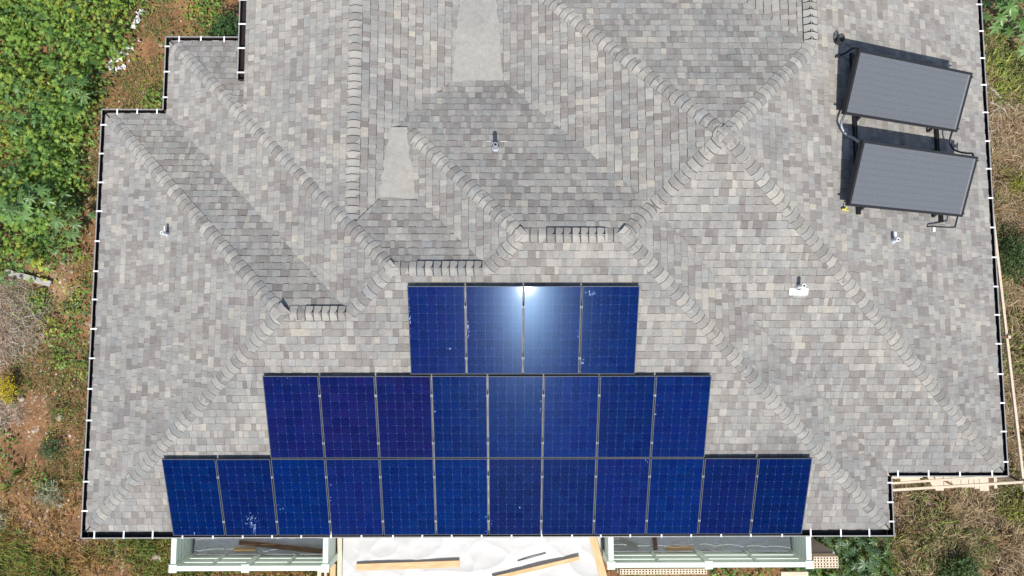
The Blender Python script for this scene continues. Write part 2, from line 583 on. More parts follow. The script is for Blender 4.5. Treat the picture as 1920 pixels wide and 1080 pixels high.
tabs = []      # (top polygon 3D, side quads 3D, colour, whole, centre, screen weight)
camp = cam.location
for nm, poly in FACES.items():
    pl = 'N2' if nm == 'N2b' else nm
    a, b, c = PL[pl]
    n = nrm(pl)
    # in-plane axes: u along the eave, v up the slope
    up2 = Vector((a, b)).normalized()
    u2 = Vector((up2.y, -up2.x))
    U = Vector((u2.x, u2.y, 0)); V = n.cross(U).normalized()
    if V.z < 0: V = -V
    # origin: eave line of that plane
    ox, oy = up2.x * (-c / P), up2.y * (-c / P)
    O = Vector((ox, oy, 0))
    flat = [((Vector((x, y, zp(pl, x, y))) - O).dot(U), (Vector((x, y, zp(pl, x, y))) - O).dot(V)) for x, y in poly]
    # slight overhang past the eave
    flat = [(u, v - 0.018 if v < 0.01 else v) for u, v in flat]
    umin, umax = min(p[0] for p in flat), max(p[0] for p in flat)
    vmax = max(p[1] for p in flat)
    row = 0
    v0 = -0.018 if min(p[1] for p in flat) < 0.02 else math.floor(min(p[1] for p in flat) / EXPO) * EXPO
    while v0 < vmax:
        vt = (math.floor(v0 / EXPO + 1e-4) + 1) * EXPO
        u = umin - random.uniform(0, .3)
        tooth = random.random() < .5
        while u < umax:
            w = random.choice((.065, .08, .095, .11, .12, .135, .15, .19)) * random.uniform(.9, 1.1)
            t_low = random.uniform(.0105, .0135) if tooth else random.uniform(.0035, .005)
            lip = .0115 if tooth else .004      # bare asphalt edge showing below the granules
            jag = random.uniform(-.002, .002)
            q = clip(flat, u, v0, u + w, vt + 0.012)
            if q and area2(q) > 3e-4:
                def W3(p, lift=None):
                    h = t_low * (1 - (p[1] - v0) / (vt - v0 + .012)) + 0.0015 if lift is None else lift
                    return O + U * p[0] + V * (p[1] + (jag if p[1] < v0 + .001 else 0)) + n * h
                top = [W3(p) for p in q]
                sides = []
                for i in range(len(q)):
                    p1, p2 = q[i], q[(i + 1) % len(q)]
                    butt = abs(p1[1] - v0) < 1e-5 and abs(p2[1] - v0) < 1e-5
                    flank = (abs(p1[0] - u) < 1e-5 and abs(p2[0] - u) < 1e-5) or (abs(p1[0] - u - w) < 1e-5 and abs(p2[0] - u - w) < 1e-5)
                    if butt or flank:
                        d_ = (-V * lip) if butt else (U * (-.0035 if abs(p1[0] - u) < 1e-5 else .0035))
                        if not butt and not tooth: d_ = d_ * 0
                        sides.append([W3(p1), W3(p1, .0042 if butt else 0) + d_, W3(p2, .0042 if butt else 0) + d_, W3(p2)])
                whole = len(q) == 4 and abs(area2(q) - w * (vt + .012 - v0)) < 1e-5 and vt - v0 > .14
                cc = sum(top, Vector()) / len(top)
                wt = 0
                if whole and not under_array(cc.x, cc.y) and cc.y < 9.6:
                    vd = camp - cc
                    wt = w * (vt - v0) * abs(vd.normalized().dot(n)) / vd.length_squared
                tabs.append((top, sides, tone(), whole, cc, wt))
                tooth = not tooth if random.random() < .8 else tooth
            u += w
        v0 = vt
        row += 1

order = sorted(range(len(tabs)), key=lambda i: -tabs[i][5])
single = set(order[:300])
rest = MB()
for i, (top, sides, col, whole, cc, wt) in enumerate(tabs):
    if i in single:
        m1 = MB()
        m1.poly([p - cc for p in top])
        for s_ in sides: m1.poly([p - cc for p in s_])
        me = m1.mesh('shingle', M_SHO)
        me.materials.append(M_DECK)
        for k in range(1, len(me.polygons)): me.polygons[k].material_index = 1
        o = add('shingle', me, roof, Matrix.Translation(cc))
        o.color = (*col, 1)
    else:
        rest.poly(top, col)
        for s_ in sides: rest.poly(s_, ASPH)
o = rest.build('shingle_field', M_SH, roof, colours=True)
o['kind'] = 'stuff'

# ------------------------------------------------------------------ ridge and hip caps
CAPW, CAPX = 0.128, 0.143
caps = []
def cap_mesh(t, sA, sB, nA, nB, lift):
    m = MB()
    nm_ = (nA + nB).normalized()
    prof = []
    for k in (-1, -.6, -.25, 0, .25, .6, 1):
        sd, nn_ = (sA, nA) if k < 0 else (sB, nB)
        if k == 0: prof.append((nm_ * 0.0, nm_))
        else: prof.append((sd * CAPW * abs(k) , (nn_ * abs(k) + nm_ * (1 - abs(k))).normalized()))
    bow = [b_ * (1.0 if t.z > .05 else .32) for b_ in (0, .010, .015, .017, .015, .010, 0)]    # the butt edge bows downhill
    L = CAPX + .03
    lo = [p + q * (lift + .0155) - t * bw + nm_ * (-.003 if i == 3 else 0) for i, ((p, q), bw) in enumerate(zip(prof, bow))]
    hi = [p + q * (lift + .0035) + t * L + nm_ * (-.003 if i == 3 else 0) for i, (p, q) in enumerate(prof)]
    bt = [p - q * .0080 - t * .018 for (p, q), p in zip(prof, [l for l in lo])]
    i0 = 0
    m.v = [tuple(p) for p in lo + hi]
    m.f = [(k, k+1, 8+k, 7+k) for k in range(6)]
    m.c = [(1,1,1)] * 14
    nf = len(m.f)
    for k in range(6): m.poly([lo[k+1], lo[k], bt[k], bt[k+1]])
    dn = lift + .020
    for k, (sd, nn_) in ((0, (sA, nA)), (6, (sB, nB))):
        m.poly([lo[k], hi[k], hi[k] - nn_ * dn * .6 + sd * .006, lo[k] - nn_ * dn + sd * .006])
    me = m.mesh('ridge_cap', M_SHO)
    me.materials.append(M_EDGE)
    for k in range(len(me.polygons)):
        if k >= nf: me.polygons[k].material_index = 1
        else: me.polygons[k].use_smooth = True
    return me

def run(p0, p1, plA, plB, start=0.0, vent=None, stop=0.0, swap=False):
    Pa = Vector((p0[0], p0[1], max(zp(plA, *p0), 0) if plA != 'W3' else zp(plA, *p0)))
    Pb = Vector((p1[0], p1[1], zp(plA, *p1)))
    if swap: Pa, Pb = Pb, Pa
    t = (Pb - Pa); L = t.length; t.normalize()
    sides = []
    for pl in (plA, plB):
        n = nrm(pl); s_ = n.cross(t).normalized()
        if s_.z > 0 or (abs(s_.z) < 1e-6): s_ = -s_
        if (zp(pl, Pa.x, Pa.y) < -9): s_ = s_
        sides.append((s_, n))
    (sA, nA), (sB, nB) = sides
    meshes = {}
    d = start
    lifted = []
    while d < L - stop - .02:
        lift = .017 if vent and vent[0] * L <= d <= vent[1] * L else 0.0
        if lift not in meshes: meshes[lift] = cap_mesh(t, sA, sB, nA, nB, lift)
        pos = Pa + t * d
        if lift: lifted.append(d)
        caps.append((meshes[lift], pos))
        d += CAPX * random.uniform(.96, 1.04)
    if vent:
        v = MB()
        a, b = Pa + t * (lifted[0] - .012), Pa + t * (lifted[-1] + CAPX - .01)
        nm_ = (nA + nB).normalized()
        for sd, nn_ in ((sA, nA), (sB, nB)):
            q = [a + nn_ * .002, b + nn_ * .002, b + sd * (CAPW + .010) + nn_ * .002, a + sd * (CAPW + .010) + nn_ * .002]
            q2 = [p + nn_ * .022 for p in q]
            v.poly(q2)
            v.poly([q[3], q[2], q2[2], q2[3]])
            v.poly([q[0], q[3], q2[3], q2[0]]); v.poly([q[2], q[1], q2[1], q2[2]])
        o = v.build('ridge_vent', M_BLACK, house)
        o['label'] = 'black plastic ridge vent strip under the cap shingles'

run(A_, R1L, 'S', 'W1', .16); run(E_, R1L, 'W1', 'N1', .16); run(R1R, R2L, 'S', 'W2', .02); run(G_, R2L, 'W2', 'N2', .16)
run(R2R, R3L, 'S', 'W4', .02); run(TIP, R3L, 'W4', 'N4', .32); run(B_, R3R, 'S', 'EB', .16); run(saddle, R3R, 'EB', 'N4', .05)
run(saddle, AP, 'SD', 'WM', .05); run(D_, AP, 'SD', 'ED', .16); run(NWE, AP, 'WM', 'NM', .1); run(R5, AP, 'NM', 'ED', .02)
run(R1L, R1R, 'S', 'N1', .02, (.34, .84)); run(R2L, R2R, 'S', 'N2', .02, (.22, .90)); run(R3L, R3R, 'S', 'N4', .02, (.17, .80))
run(R6, (x6, YT), 'W3', 'E6', .05, swap=True); run(R5, (x5, YT), 'ED', 'W5', .0, (.0, .95), swap=True)
def capw(c):
    p = c[1]
    return (1 / (camp - p).length_squared) if p.y < 10.4 else 0
caps.sort(key=lambda c: -capw(c))
CAPPAL = [(0.375, 0.36, 0.328), (0.33, 0.32, 0.295), (0.25, 0.236, 0.222), (0.30, 0.307, 0.298), (0.39, 0.372, 0.335), (0.27, 0.257, 0.242), (0.345, 0.335, 0.308)]
rest = MB()
edge_i = []
for i, (me, pos) in enumerate(caps):
    k = random.uniform(.9, 1.1)
    col = tuple((m_ + .8 * (v - m_)) * k * .95 for v, m_ in zip(random.choice(CAPPAL), (.322, .309, .284)))
    if i < 300:
        o = add('ridge_cap', me, roof, Matrix.Translation(pos))
        o.color = (*col, 1)
    else:
        for pg in me.polygons:
            rest.poly([Vector(me.vertices[q].co) + pos for q in pg.vertices], ASPH if pg.material_index else col)
o = rest.build('ridge_cap_field', M_SH, roof, colours=True)
o['kind'] = 'stuff'
# folded caps where hips and ridges meet
def junction(pt, planes, r_=.125):
    m = MB()
    zc = min(zp(p, *pt) for p in planes)
    n_ = 8
    ring, low = [], []
    for k in range(n_):
        th = 2 * math.pi * k / n_
        r_k = r_ * (1.18 if k % 2 else .95)
        x, y = pt[0] + r_k * math.cos(th), pt[1] + r_k * math.sin(th)
        z = min(zp(p, x, y) for p in planes)
        ring.append(Vector((x, y, z + .024))); low.append(Vector((x, y, z + .004)))
    mid = [Vector(((q.x + pt[0]) / 2, (q.y + pt[1]) / 2, min(zp(p, (q.x + pt[0]) / 2, (q.y + pt[1]) / 2) for p in planes) + .026)) for q in ring]
    c_ = Vector((pt[0], pt[1], zc + .022))
    k0 = random.uniform(.95, 1.08)
    col = (.34 * k0, .325 * k0, .30 * k0)
    for k in range(n_):
        k2 = (k + 1) % n_
        m.poly([c_, mid[k], mid[k2]], col); m.poly([mid[k], ring[k], ring[k2], mid[k2]], col)
        m.poly([ring[k], low[k], low[k2], ring[k2]], ASPH)
    m.build('junction_cap', M_SH, roof, colours=True)
junction(AP, ('SD', 'ED', 'NM', 'WM'), .15)
junction(R1L, ('S', 'W1', 'N1')); junction(R2L, ('S', 'W2', 'N2')); junction(R3L, ('S', 'W4', 'N4')); junction(R3R, ('S', 'EB', 'N4'))

# ------------------------------------------------------------------ flat membrane strips in the two valleys
def strip(cuts, zf, xl, xr):
    for y0, y1 in zip(cuts, cuts[1:]):
        m = MB()
        e = .012
        q = [(xl(zf(y0)), y0), (xr(zf(y0)), y0), (xr(zf(y1)), y1 + .03), (xl(zf(y1)), y1 + .03)]
        rows = []
        nx, ny = 10, 8
        grid = {}
        for j in range(ny + 1):
            for i in range(nx + 1):
                s_, t_ = i / nx, j / ny
                x = (q[0][0]*(1-s_) + q[1][0]*s_)*(1-t_) + (q[3][0]*(1-s_) + q[2][0]*s_)*t_
                y = (q[0][1]*(1-s_) + q[1][1]*s_)*(1-t_) + (q[3][1]*(1-s_) + q[2][1]*s_)*t_
                y += .02 * math.sin(5 * x + y0) * (1 - t_)
                x += (-1 if i == 0 else 1 if i == nx else 0) * random.uniform(-.012, .03)
                z = zf(y) + .012 + (.006 * (1 - t_)) + .004 * math.sin(9 * x + 4 * y)
                if i in (0, nx): z += .006
                if j == ny and y1 == cuts[-1]: z -= .16      # last sheet is dressed down over its end
                grid[i, j] = len(m.v); m.v.append((x, y, z)); m.c.append((1, 1, 1))
        for j in range(ny):
            for i in range(nx):
                m.f.append((grid[i, j], grid[i+1, j], grid[i+1, j+1], grid[i, j+1]))
        lo = [Vector(m.v[grid[i, 0]]) for i in range(nx + 1)]
        for i in range(nx): m.poly([lo[i+1], lo[i], lo[i] - Vector((0, -.002, .014)), lo[i+1] - Vector((0, -.002, .014))])
        m.build('membrane_sheet', M_CAPSH, roof)
z1, y1_ = P * (YG - 6.36), 6.36
fl = lambda y: z1 - (z1 - (zv + .052)) * (y - y1_) / (TIP[1] - y1_)
strip([6.33, 7.02, 7.74], fl, lambda z: k6 - z / P, lambda z: XW4 + z / P)
z2, y2_ = P * (YN4 - 8.74), 8.74
fu = lambda y: z2 - .033 * (y - y2_)
strip([8.71, 9.18, 10.0, 10.9, 11.6], fu, lambda z: k6 - z / P, lambda z: z / P - KWM)

# ------------------------------------------------------------------ gutters with straps
def gutter(p0, p1, out, z=0.0, start=.27, gap=.585, label=None, w=.135, n_skip=()):
    """rim line p0-p1, 'out' points away from the roof"""
    p0, p1, out = Vector((*p0, z)), Vector((*p1, z)), Vector((*out, 0))
    t = (p1 - p0); L = t.length; t.normalize()
    inn = -out
    m = MB()
    def q(d, o_, h): return p0 + t * d + inn * o_ + Vector((0, 0, h))
    prof = [(.0, -.006), (.004, -.05), (.020, -.11), (w, -.11), (w, -.0)]
    prof2 = [(w + .004, 0.0), (w + .004, -.116), (.016, -.116), (-.002, -.05), (-.004, -.006)]
    full = prof + prof2
    a = [q(0, *k) for k in full]; b = [q(L, *k) for k in full]
    for k in range(len(full)):
        k2 = (k + 1) % len(full)
        m.poly([a[k], b[k], b[k2], a[k2]])
    m.poly([q(0, *k) for k in prof]); m.poly([q(L, *k) for k in prof][::-1])
    gt = m.build('gutter', M_GUT, house)
    if label: gt['label'] = label
    r = MB()
    r.box((0, 0, 0), (1, 1, 1), Matrix(((t.x*L, inn.x*.021, 0, (p0 - inn*.006).x), (t.y*L, inn.y*.021, 0, (p0 - inn*.006).y), (0, 0, .012, z - .006), (0, 0, 0, 1))))
    r.build('rim', M_RIM, gt)
    d = start
    sm = None
    while d < L - .08:
        if sm is None:
            s_ = MB()
            s_.box((-.014, -.002, .0065), (.014, w + .012, .0125), None)
            s_.box((-.014, -.0085, -.014), (.014, -.0025, .0125), None)
            sm = s_.mesh('strap', M_STRAP)
        M = Matrix(((t.x, inn.x, 0, (p0 + t*d).x), (t.y, inn.y, 0, (p0 + t*d).y), (0, 0, 1, z), (0, 0, 0, 1)))
        if t.cross(inn).z < 0: M = M
        add('strap', sm, gt, M)
        d += gap * random.uniform(.95, 1.05)
YR = -.045
gutter((xa, YR), (xb, YR), (0, -1), start=.26, label='long brown gutter below the solar panels')
gutter((xa, YR), (xa, ye), (-1, 0), start=.52, label='brown gutter along the west eave')
gutter((xa, ye), (xf, ye), (0, 1), start=.32, gap=.41)
gutter((xf, ye), (xf, yg), (-1, 0), start=.25, gap=.53)
gutter((xf, yg), (-5.235, yg), (0, 1), start=.28, gap=.46)
ZH = zp('W3', XH, 9) - .004
gutter((XH - .14, 8.84), (XH - .14, YT), (-1, 0), z=ZH, start=.13, gap=.48)
gutter((xb, YR), (xb, yc), (1, 0), start=.28, gap=.37)
gutter((xb - .0, yc), (xd, yc), (0, -1), start=.12, gap=.62)
gutter((xd, yc), (xd, YT), (1, 0), start=.28, label='brown gutter along the east eave')

# fascia, soffit, walls
m = MB()
for a, b in (((XA, YS), (XB, YS)), ((XB, YS), (XB, YC)), ((XB, YC), (XD, YC)), ((XD, YC), (XD, YT)), ((XA, YS), (XA, YE)), ((XA, YE), (XF, YE)), ((XF, YE), (XF, YG)), ((XF, YG), (XH, YG))):
    m.bar((a[0], a[1], -.115), (b[0], b[1], -.115), .024, .20)
m.build('fascia', M_FASCIA, house)
m = MB()
m.poly([(XH + .02, YG - .9, ZH), (XH + .02, YT, ZH), (XH + .02, YT, -.2), (XH + .02, YG - .9, -.2)])
m.build('upper_fascia', M_FASCIA, house)
out2 = [A_, B_, C_, D_, (XD, YT), (XF + .001, YT), (XF, YE), E_]
m = MB()
m.poly([(x, y, -.205) for x, y in [A_, B_, C_, D_, (XD, YT), (XH, YT), (XH, YG), G_, F_, E_]])
m.build('soffit', M_SOFFIT, house)
wl = [(XA+.45, YS+.45), (XB-.45, YS+.45), (XB-.45, YC+.45), (XD-.45, YC+.45), (XD-.45, YT), (XH+.45, YT), (XH+.45, YG-.45), (XF+.45, YG-.45), (XF+.45, YE-.45), (XA+.45, YE-.45)]
m = MB()
for p, q in zip(wl, wl[1:] + wl[:1]):
    m.poly([(p[0], p[1], GZ - .3), (q[0], q[1], GZ - .3), (q[0], q[1], -.205), (p[0], p[1], -.205)])
m.build('wall', M_WALL, house)
# closing face at the north end of the roof
m = MB()
for nm in ('W3', 'E6', 'NM', 'W5', 'ED'):
    ps = sorted([p for p in FACES[nm] if abs(p[1] - YT) < 1e-6])
    if len(ps) >= 2:
        (xa_, _), (xb_, _) = ps[0], ps[-1]
        m.poly([(xa_, YT, -.2), (xb_, YT, -.2), (xb_, YT, zp(nm, xb_, YT)), (xa_, YT, zp(nm, xa_, YT))])
m.build('north_gable', M_WALL, house)

# ------------------------------------------------------------------ vent pipes on the roof
def vent(name, pl, x, y, h, r, label, flash=None, extra=None, mat=M_PVC):
    z = zp(pl, x, y)
    m = MB()
    m.tube([(x, y, z - .02), (x, y, z + h)], r, 16, cap=False)
    m.tube([(x, y, z + h), (x, y, z + .05)], r * .62, 16, cap=False)
    i = len(m.v)
    for k in range(16):
        a0, a1 = 2*math.pi*k/16, 2*math.pi*(k+1)/16
        m.poly([(x + r*math.cos(a0), y + r*math.sin(a0), z+h), (x + r*math.cos(a1), y + r*math.sin(a1), z+h),
                (x + r*.62*math.cos(a1), y + r*.62*math.sin(a1), z+h), (x + r*.62*math.cos(a0), y + r*.62*math.sin(a0), z+h)])
    v = m.build('vent_pipe', mat, house)
    v['label'] = label
    d = MB(); d.poly([(x + r*.62*math.cos(2*math.pi*k/16), y + r*.62*math.sin(2*math.pi*k/16), z + h - .03) for k in range(16)])  # black disc below the rim stands in for shade down the bore
    d.build('opening_shade', M_DARK, v)
    n = nrm(pl)
    c = MB(); c.tube([(x, y, z - .01) , Vector((x, y, z)) + n * .03, Vector((x, y, z)) + n * .07], [r * 2.0, r * 1.7, r * 1.1], 16, cap=False)
    c.build('collar', M_LEAD, v)
    for (cx, cy, sx, sy) in (flash or ()):
        f = MB()
        f.poly([(cx+a, cy+b, zp(pl, cx+a, cy+b) + .016) for a, b in ((-sx/2, -sy/2), (sx/2, -sy/2), (sx/2, sy/2), (-sx/2, sy/2))])
        f.poly([(cx+a, cy-sy/2, zp(pl, cx+a, cy-sy/2) + hh) for a, hh in ((-sx/2, .016), (-sx/2, .002), (sx/2, .002), (sx/2, .016))])
        f.build('flashing', M_PVC, v)
    return v
vent('a', 'SD', 5.30, 4.71, .28, .036, 'white vent pipe with a white flashing plate below it', [(5.32, 4.625, .34, .115)])
vent('b', 'ED', 7.27, 5.61, .21, .036, 'white vent pipe below the water collectors', [(7.34, 5.75, .05, .085)])
vent('c', 'W1', -6.45, 5.77, .26, .030, 'thin white vent pipe on the west slope', [(-6.53, 5.90, .03, .10)])
vent('d', 'N4', -0.18, 7.23, .29, .042, 'grey metal vent pipe on the north slope', [(-.31, 7.385, .085, .012), (-.03, 7.385, .13, .012)], mat=M_LEAD)

# ------------------------------------------------------------------ photovoltaic panels
PITCH = math.atan(P)
PW0, PL0 = 0.992, PLEN - 0.020
TOP = 0.12 * CS - 0.040
def panel_frame():
    m = MB(); f = .009
    m.box((-PW0/2, 0, 0), (-PW0/2 + f, PL0, .04)); m.box((PW0/2 - f, 0, 0), (PW0/2, PL0, .04))
    m.box((-PW0/2 + f, 0, 0), (PW0/2 - f, f, .0398)); m.box((-PW0/2 + f, PL0 - f, 0), (PW0/2 - f, PL0, .0398))
    return m.mesh('frame', M_ALU)
ME_FRAME = panel_frame()
m = MB(); m.box((-PW0/2 + .0105, .0105, .026), (PW0/2 - .0105, PL0 - .0105, .030)); ME_BACK = m.mesh('backsheet', M_SHEET)
m = MB(); m.poly([(-PW0/2 + .011, .011, .0365), (PW0/2 - .011, .011, .0365), (PW0/2 - .011, PL0 - .011, .0365), (-PW0/2 + .011, PL0 - .011, .0365)]); ME_GLASS = m.mesh('glass', M_GLASS)
CX, CY = (PW0 - .024) / 6, (PL0 - .026) / 10
hx, hy, ch = CX/2 - .0013, CY/2 - .0013, .011
oct_ = [(-hx+ch, -hy), (hx-ch, -hy), (hx, -hy+ch), (hx, hy-ch), (hx-ch, hy), (-hx+ch, hy), (-hx, hy-ch), (-hx, -hy+ch)]
m = MB(); m.poly([(x, y, .0015) for x, y in oct_])
for k in range(8):
    a, b = oct_[k], oct_[(k+1) % 8]
    m.poly([(a[0], a[1], 0), (b[0], b[1], 0), (b[0], b[1], .0015), (a[0], a[1], .0015)])
ME_CELL = m.mesh('cell', M_CELL)
m = MB(); m.box((-.12, -.06, .0), (.12, .06, .026)); ME_JB = m.mesh('junction_box', M_BLACK)

def ordinal(i, n):
    names = ['leftmost', 'second from the left', 'third from the left', 'fourth from the left', 'fifth from the left', 'sixth from the left']
    if i < n / 2: return names[i]
    k = n - 1 - i
    return ['rightmost', 'second from the right', 'third from the right', 'fourth from the right', 'fifth from the right', 'sixth from the right'][k]

splash = lambda pts: pts
def blot(rs, n, sx, sy):
    """a scatter of small irregular flakes"""
    m = MB()
    for _ in range(n):
        cx, cy = rs.normal(0, sx), rs.normal(0, sy)
        r_ = rs.uniform(.003, .011); k = rs.integers(5, 8); ph = rs.uniform(0, 6)
        el = rs.uniform(.5, 2.2)
        m.poly([(cx + r_*rs.uniform(.5, 1.2)*math.cos(ph+2*math.pi*q/k), cy + el*r_*rs.uniform(.5, 1.2)*math.sin(ph+2*math.pi*q/k), .0375) for q in range(k)])
    return m
rows = [(12, 0.0, 0.0, 'bottom row of twelve', .95), (8, 2 * PW_, PLEN, 'middle row of eight', 1.0), (4, 4 * PW_ + PROW1, 2 * PLEN + .02, 'top row of four', 1.05)]
rs = np.random.default_rng(5)
STAIN = {(0, 1): [(.02, .33, 40, .05, .07), (.06, .16, 26, .02, .06)], (0, 0): [(-.25, .06, 16, .06, .03)], (0, 2): [(-.42, .62, 26, .03, .16)], (2, 3): [(-.34, 1.52, 18, .05, .02), (-.45, .22, 14, .015, .03)],
         (2, 1): [(-.47, .87, 22, .012, .09)], (2, 0): [(.22, .49, 8, .02, .008), (-.47, 1.0, 14, .008, .2)], (1, 4): [(.46, .9, 16, .012, .2)], (1, 7): [(-.46, .9, 20, .02, .12)], (0, 5): [(.46, .3, 22, .02, .16)], (0, 6): [(.1, .6, 5, .01, .01), (-.46, .2, 14, .01, .08)], (0, 3): [(-.47, .6, 24, .014, .25)], (1, 3): [(-.47, .8, 18, .01, .25)], (2, 2): [(.46, .75, 20, .015, .12)], (0, 8): [(.45, 1.6, 10, .03, .01)], (1, 0): [(-.05, 1.61, 10, .12, .008)]}
for ri, (n, off, v0, rowname, br) in enumerate(rows):
    for i in range(n):
        cx = PX0 + off + PW_ * (i + .5)
        cy = PY0 + (v0 + .010) * CS
        base = Vector((cx, cy, zp('S', cx, cy))) + nrm('S') * TOP
        jitter = Euler((rs.normal(0, .002), rs.normal(0, .004), rs.normal(0, .0006))).to_matrix().to_4x4()
        M = Matrix.Translation(base) @ Matrix.Rotation(PITCH, 4, 'X') @ jitter
        p = empty('solar_panel', None, M)
        tag(p, f'blue solar panel with silver frame, {ordinal(i, n)} in the {rowname}', 'solar panel', 'photovoltaic panels on the south slope')
        add('frame', ME_FRAME, p, local=True)
        bk = add('backsheet', ME_BACK, p, local=True)
        add('junction_box', ME_JB, bk, Matrix.Translation((0, PL0 - .2, 0)), local=True)
        pt = rs.uniform(.82, 1.18) * br
        purple = rs.uniform(-1, 1)
        if ri == 1 and i in (1, 2): purple = 2.0
        if ri == 1 and i == 0: purple = 1.4
        if ri == 0 and i == 11: pt *= .72; purple = -.5
        tint = np.array([.0022 + .0016 * max(purple, -.8), .0105 - .0012 * purple, .076 - .004 * purple]) * pt
        for a in range(6):
            for b in range(10):
                c = add('cell', ME_CELL, p, Matrix.Translation((-PW0/2 + .012 + CX * (a + .5), .013 + CY * (b + .5), .0302)), local=True)
                k = rs.uniform(.86, 1.10)
                cc = tint * np.array([k * rs.uniform(.7, 1.4), k * rs.uniform(.85, 1.15), k])
                c.color = (*cc, 1)
        gl = add('glass', ME_GLASS, p, local=True)
        for (sx, sy, cnt, dx, dy) in STAIN.get((ri, i), ()):
            if (ri, i) not in ((0, 1), (2, 3), (2, 1), (2, 0)): cnt = cnt // 4
            bm_ = blot(rs, cnt, dx, dy)
            add('splash', bm_.mesh('splash', M_STAIN), gl, Matrix.Translation((sx, sy, 0)), local=True)['kind'] = 'stuff'

# mounting rails with clamps, two under each row
def rail(x0, x1, v, n, xs, label):
    y = PY0 + v * CS
    t = MB()
    nS = nrm('S')
    q = Vector((x0, y, zp('S', x0, y))) + nS * (TOP - .023); w = Vector((x1, y, zp('S', x1, y))) + nS * (TOP - .023)
    r_ = t.bar(q, w, .04, .044, nS).build('mounting_rail', M_ALU)
    tag(r_, label, 'rail', 'rails carrying the solar panels')
    cm = MB(); cm.box((-.0085, -.022, -.03), (.0085, .022, .0465)); cm.box((-.020, -.020, .0405), (.020, .020, .0465))
    cme = cm.mesh('clamp', M_RIM)
    for x in xs:
        base = Vector((x, y, zp('S', x, y))) + nS * TOP
        add('clamp', cme, r_, Matrix.Translation(base) @ Matrix.Rotation(PITCH, 4, 'X'))
    fm = MB(); fm.box((-.02, -.03, 0), (.02, .03, TOP - .043))
    fme = fm.mesh('foot', M_ALU)
    for k in range(n // 2 + 1):
        x = x0 + .2 + (x1 - x0 - .4) * k / (n // 2)
        base = Vector((x, y + .03, zp('S', x, y + .03)))
        add('foot', fme, r_, Matrix.Translation(base) @ Matrix.Rotation(PITCH, 4, 'X'))
for (n, off, v0, rowname, br) in rows:
    x0 = PX0 + off
    for fv, wd in ((.32, 'lower'), (1.28, 'upper')):
        rail(x0 - .0 + .03, x0 + n * PW_ - .03, v0 + fv, n, [x0 + PW_ * k for k in range(1, n)], f'silver mounting rail under the {wd} half of the {rowname} panels')

# ------------------------------------------------------------------ solar water collectors on the east slope
nE = nrm('ED'); tE = Vector((1, 0, -P)).normalized()
def collector(x, y, L, W, beta, label, hoff=.25):
    s_ = Vector((0, math.cos(beta), 0)) + nE * math.sin(beta)
    up = tE.cross(s_).normalized()
    BL = Vector((x, y, zp('ED', x, y))) + nE * hoff
    M = Matrix(((tE.x, s_.x, up.x, BL.x), (tE.y, s_.y, up.y, BL.y), (tE.z, s_.z, up.z, BL.z), (0, 0, 0, 1)))
    c = empty('water_collector', None, M)
    tag(c, label, 'solar collector', 'solar water collectors on the east slope')
    T = .085
    m = MB(); e = .045
    m.box((0, 0, -T), (L, e, 0)); m.box((0, W - e, -T), (L, W, 0)); m.box((0, e, -T), (e, W - e, -.0005)); m.box((L - e, e, -T), (L, W - e, -.0005))
    m.box((e, e, -T + .001), (L - e, W - e, -T + .012))
    add('frame', m.mesh('frame', M_BLACK), c, local=True)
    m = MB(); m.poly([(e, e, -.006), (L - e, e, -.006), (L - e, W - e, -.006), (e, W - e, -.006)])
    g_ = add('glass', m.mesh('glass', M_COLL), c, local=True)
    fm = MB(); fm.box((e, -.0022, -.0058), (L - e, .0022, -.0046))
    fme = fm.mesh('absorber_seam', M_SEAM)
    for k in range(9):
        add('absorber_seam', fme, g_, Matrix.Translation((0, e + (W - 2*e) * (k + .6) / 9.2, 0)), local=True)
    m = MB(); m.box((L - e - .045, e, -.0055), (L - e - .033, W - e, -.004))
    add('glass_strip', m.mesh('glass_strip', M_RIM), g_, local=True)
    for (px, py) in ((-.03, W - .07), (L + .03, W - .07), (-.03, .07), (L + .03, .07)):
        m = MB(); m.tube([(px - .04, py, -.045), (px + .04, py, -.045)], .017, 10)
        add('pipe_stub', m.mesh('pipe_stub', M_BLACK), c, local=True)
    # back struts holding the north edge up
    for fx in (.16, .80):
        a = BL + tE * (L * fx) + s_ * (W - .12) - up * T
        foot = Vector((a.x, a.y + .10, zp('ED', a.x, a.y + .10) + .04))
        m = MB(); m.bar(a, foot, .03, .03)
        m.build('back_strut', M_BLACK, c)
        b = BL + tE * (L * fx) + s_ * .03 - up * T
        foot = Vector((b.x, b.y - .04, zp('ED', b.x, b.y - .04) + .03))
        m = MB(); m.bar(b, foot, .05, .04)
        m.build('front_foot', M_BLACK, c)
    return c
M_SEAM = plain('absorber_seam', (0.075, 0.078, 0.082), 0.5)
collector(6.018, 7.81, 2.919, 1.122, .346, 'dark grey flat solar water collector, the upper one with hose coil')
collector(6.028, 6.135, 2.933, 1.157, .333, 'dark grey flat solar water collector, the lower one near the vent pipe')
for x, w_ in ((6.47, 'left'), (8.47, 'right')):
    m = MB()
    a = Vector((x, 6.05, zp('ED', x, 6.05) + .05)); b = Vector((x, 9.1, zp('ED', x, 9.1) + .05))
    m.bar(a, b, .07, .05, nE); m.bar(a + nE*.026 + Vector((.012, 0, 0)), b + nE*.026 + Vector((.012, 0, 0)), .010, .008, nE)
    o = m.build('collector_rail', M_BLACK)
    tag(o, f'black steel rail on the roof under the {w_} ends of both water collectors', 'rail')
def hose(name, pts, r, mat, label, cat='hose'):
    m = MB(); m.tube(smooth_path(pts), r, 10)
    o = m.build(name, mat, smooth=True)
    return tag(o, label, cat)
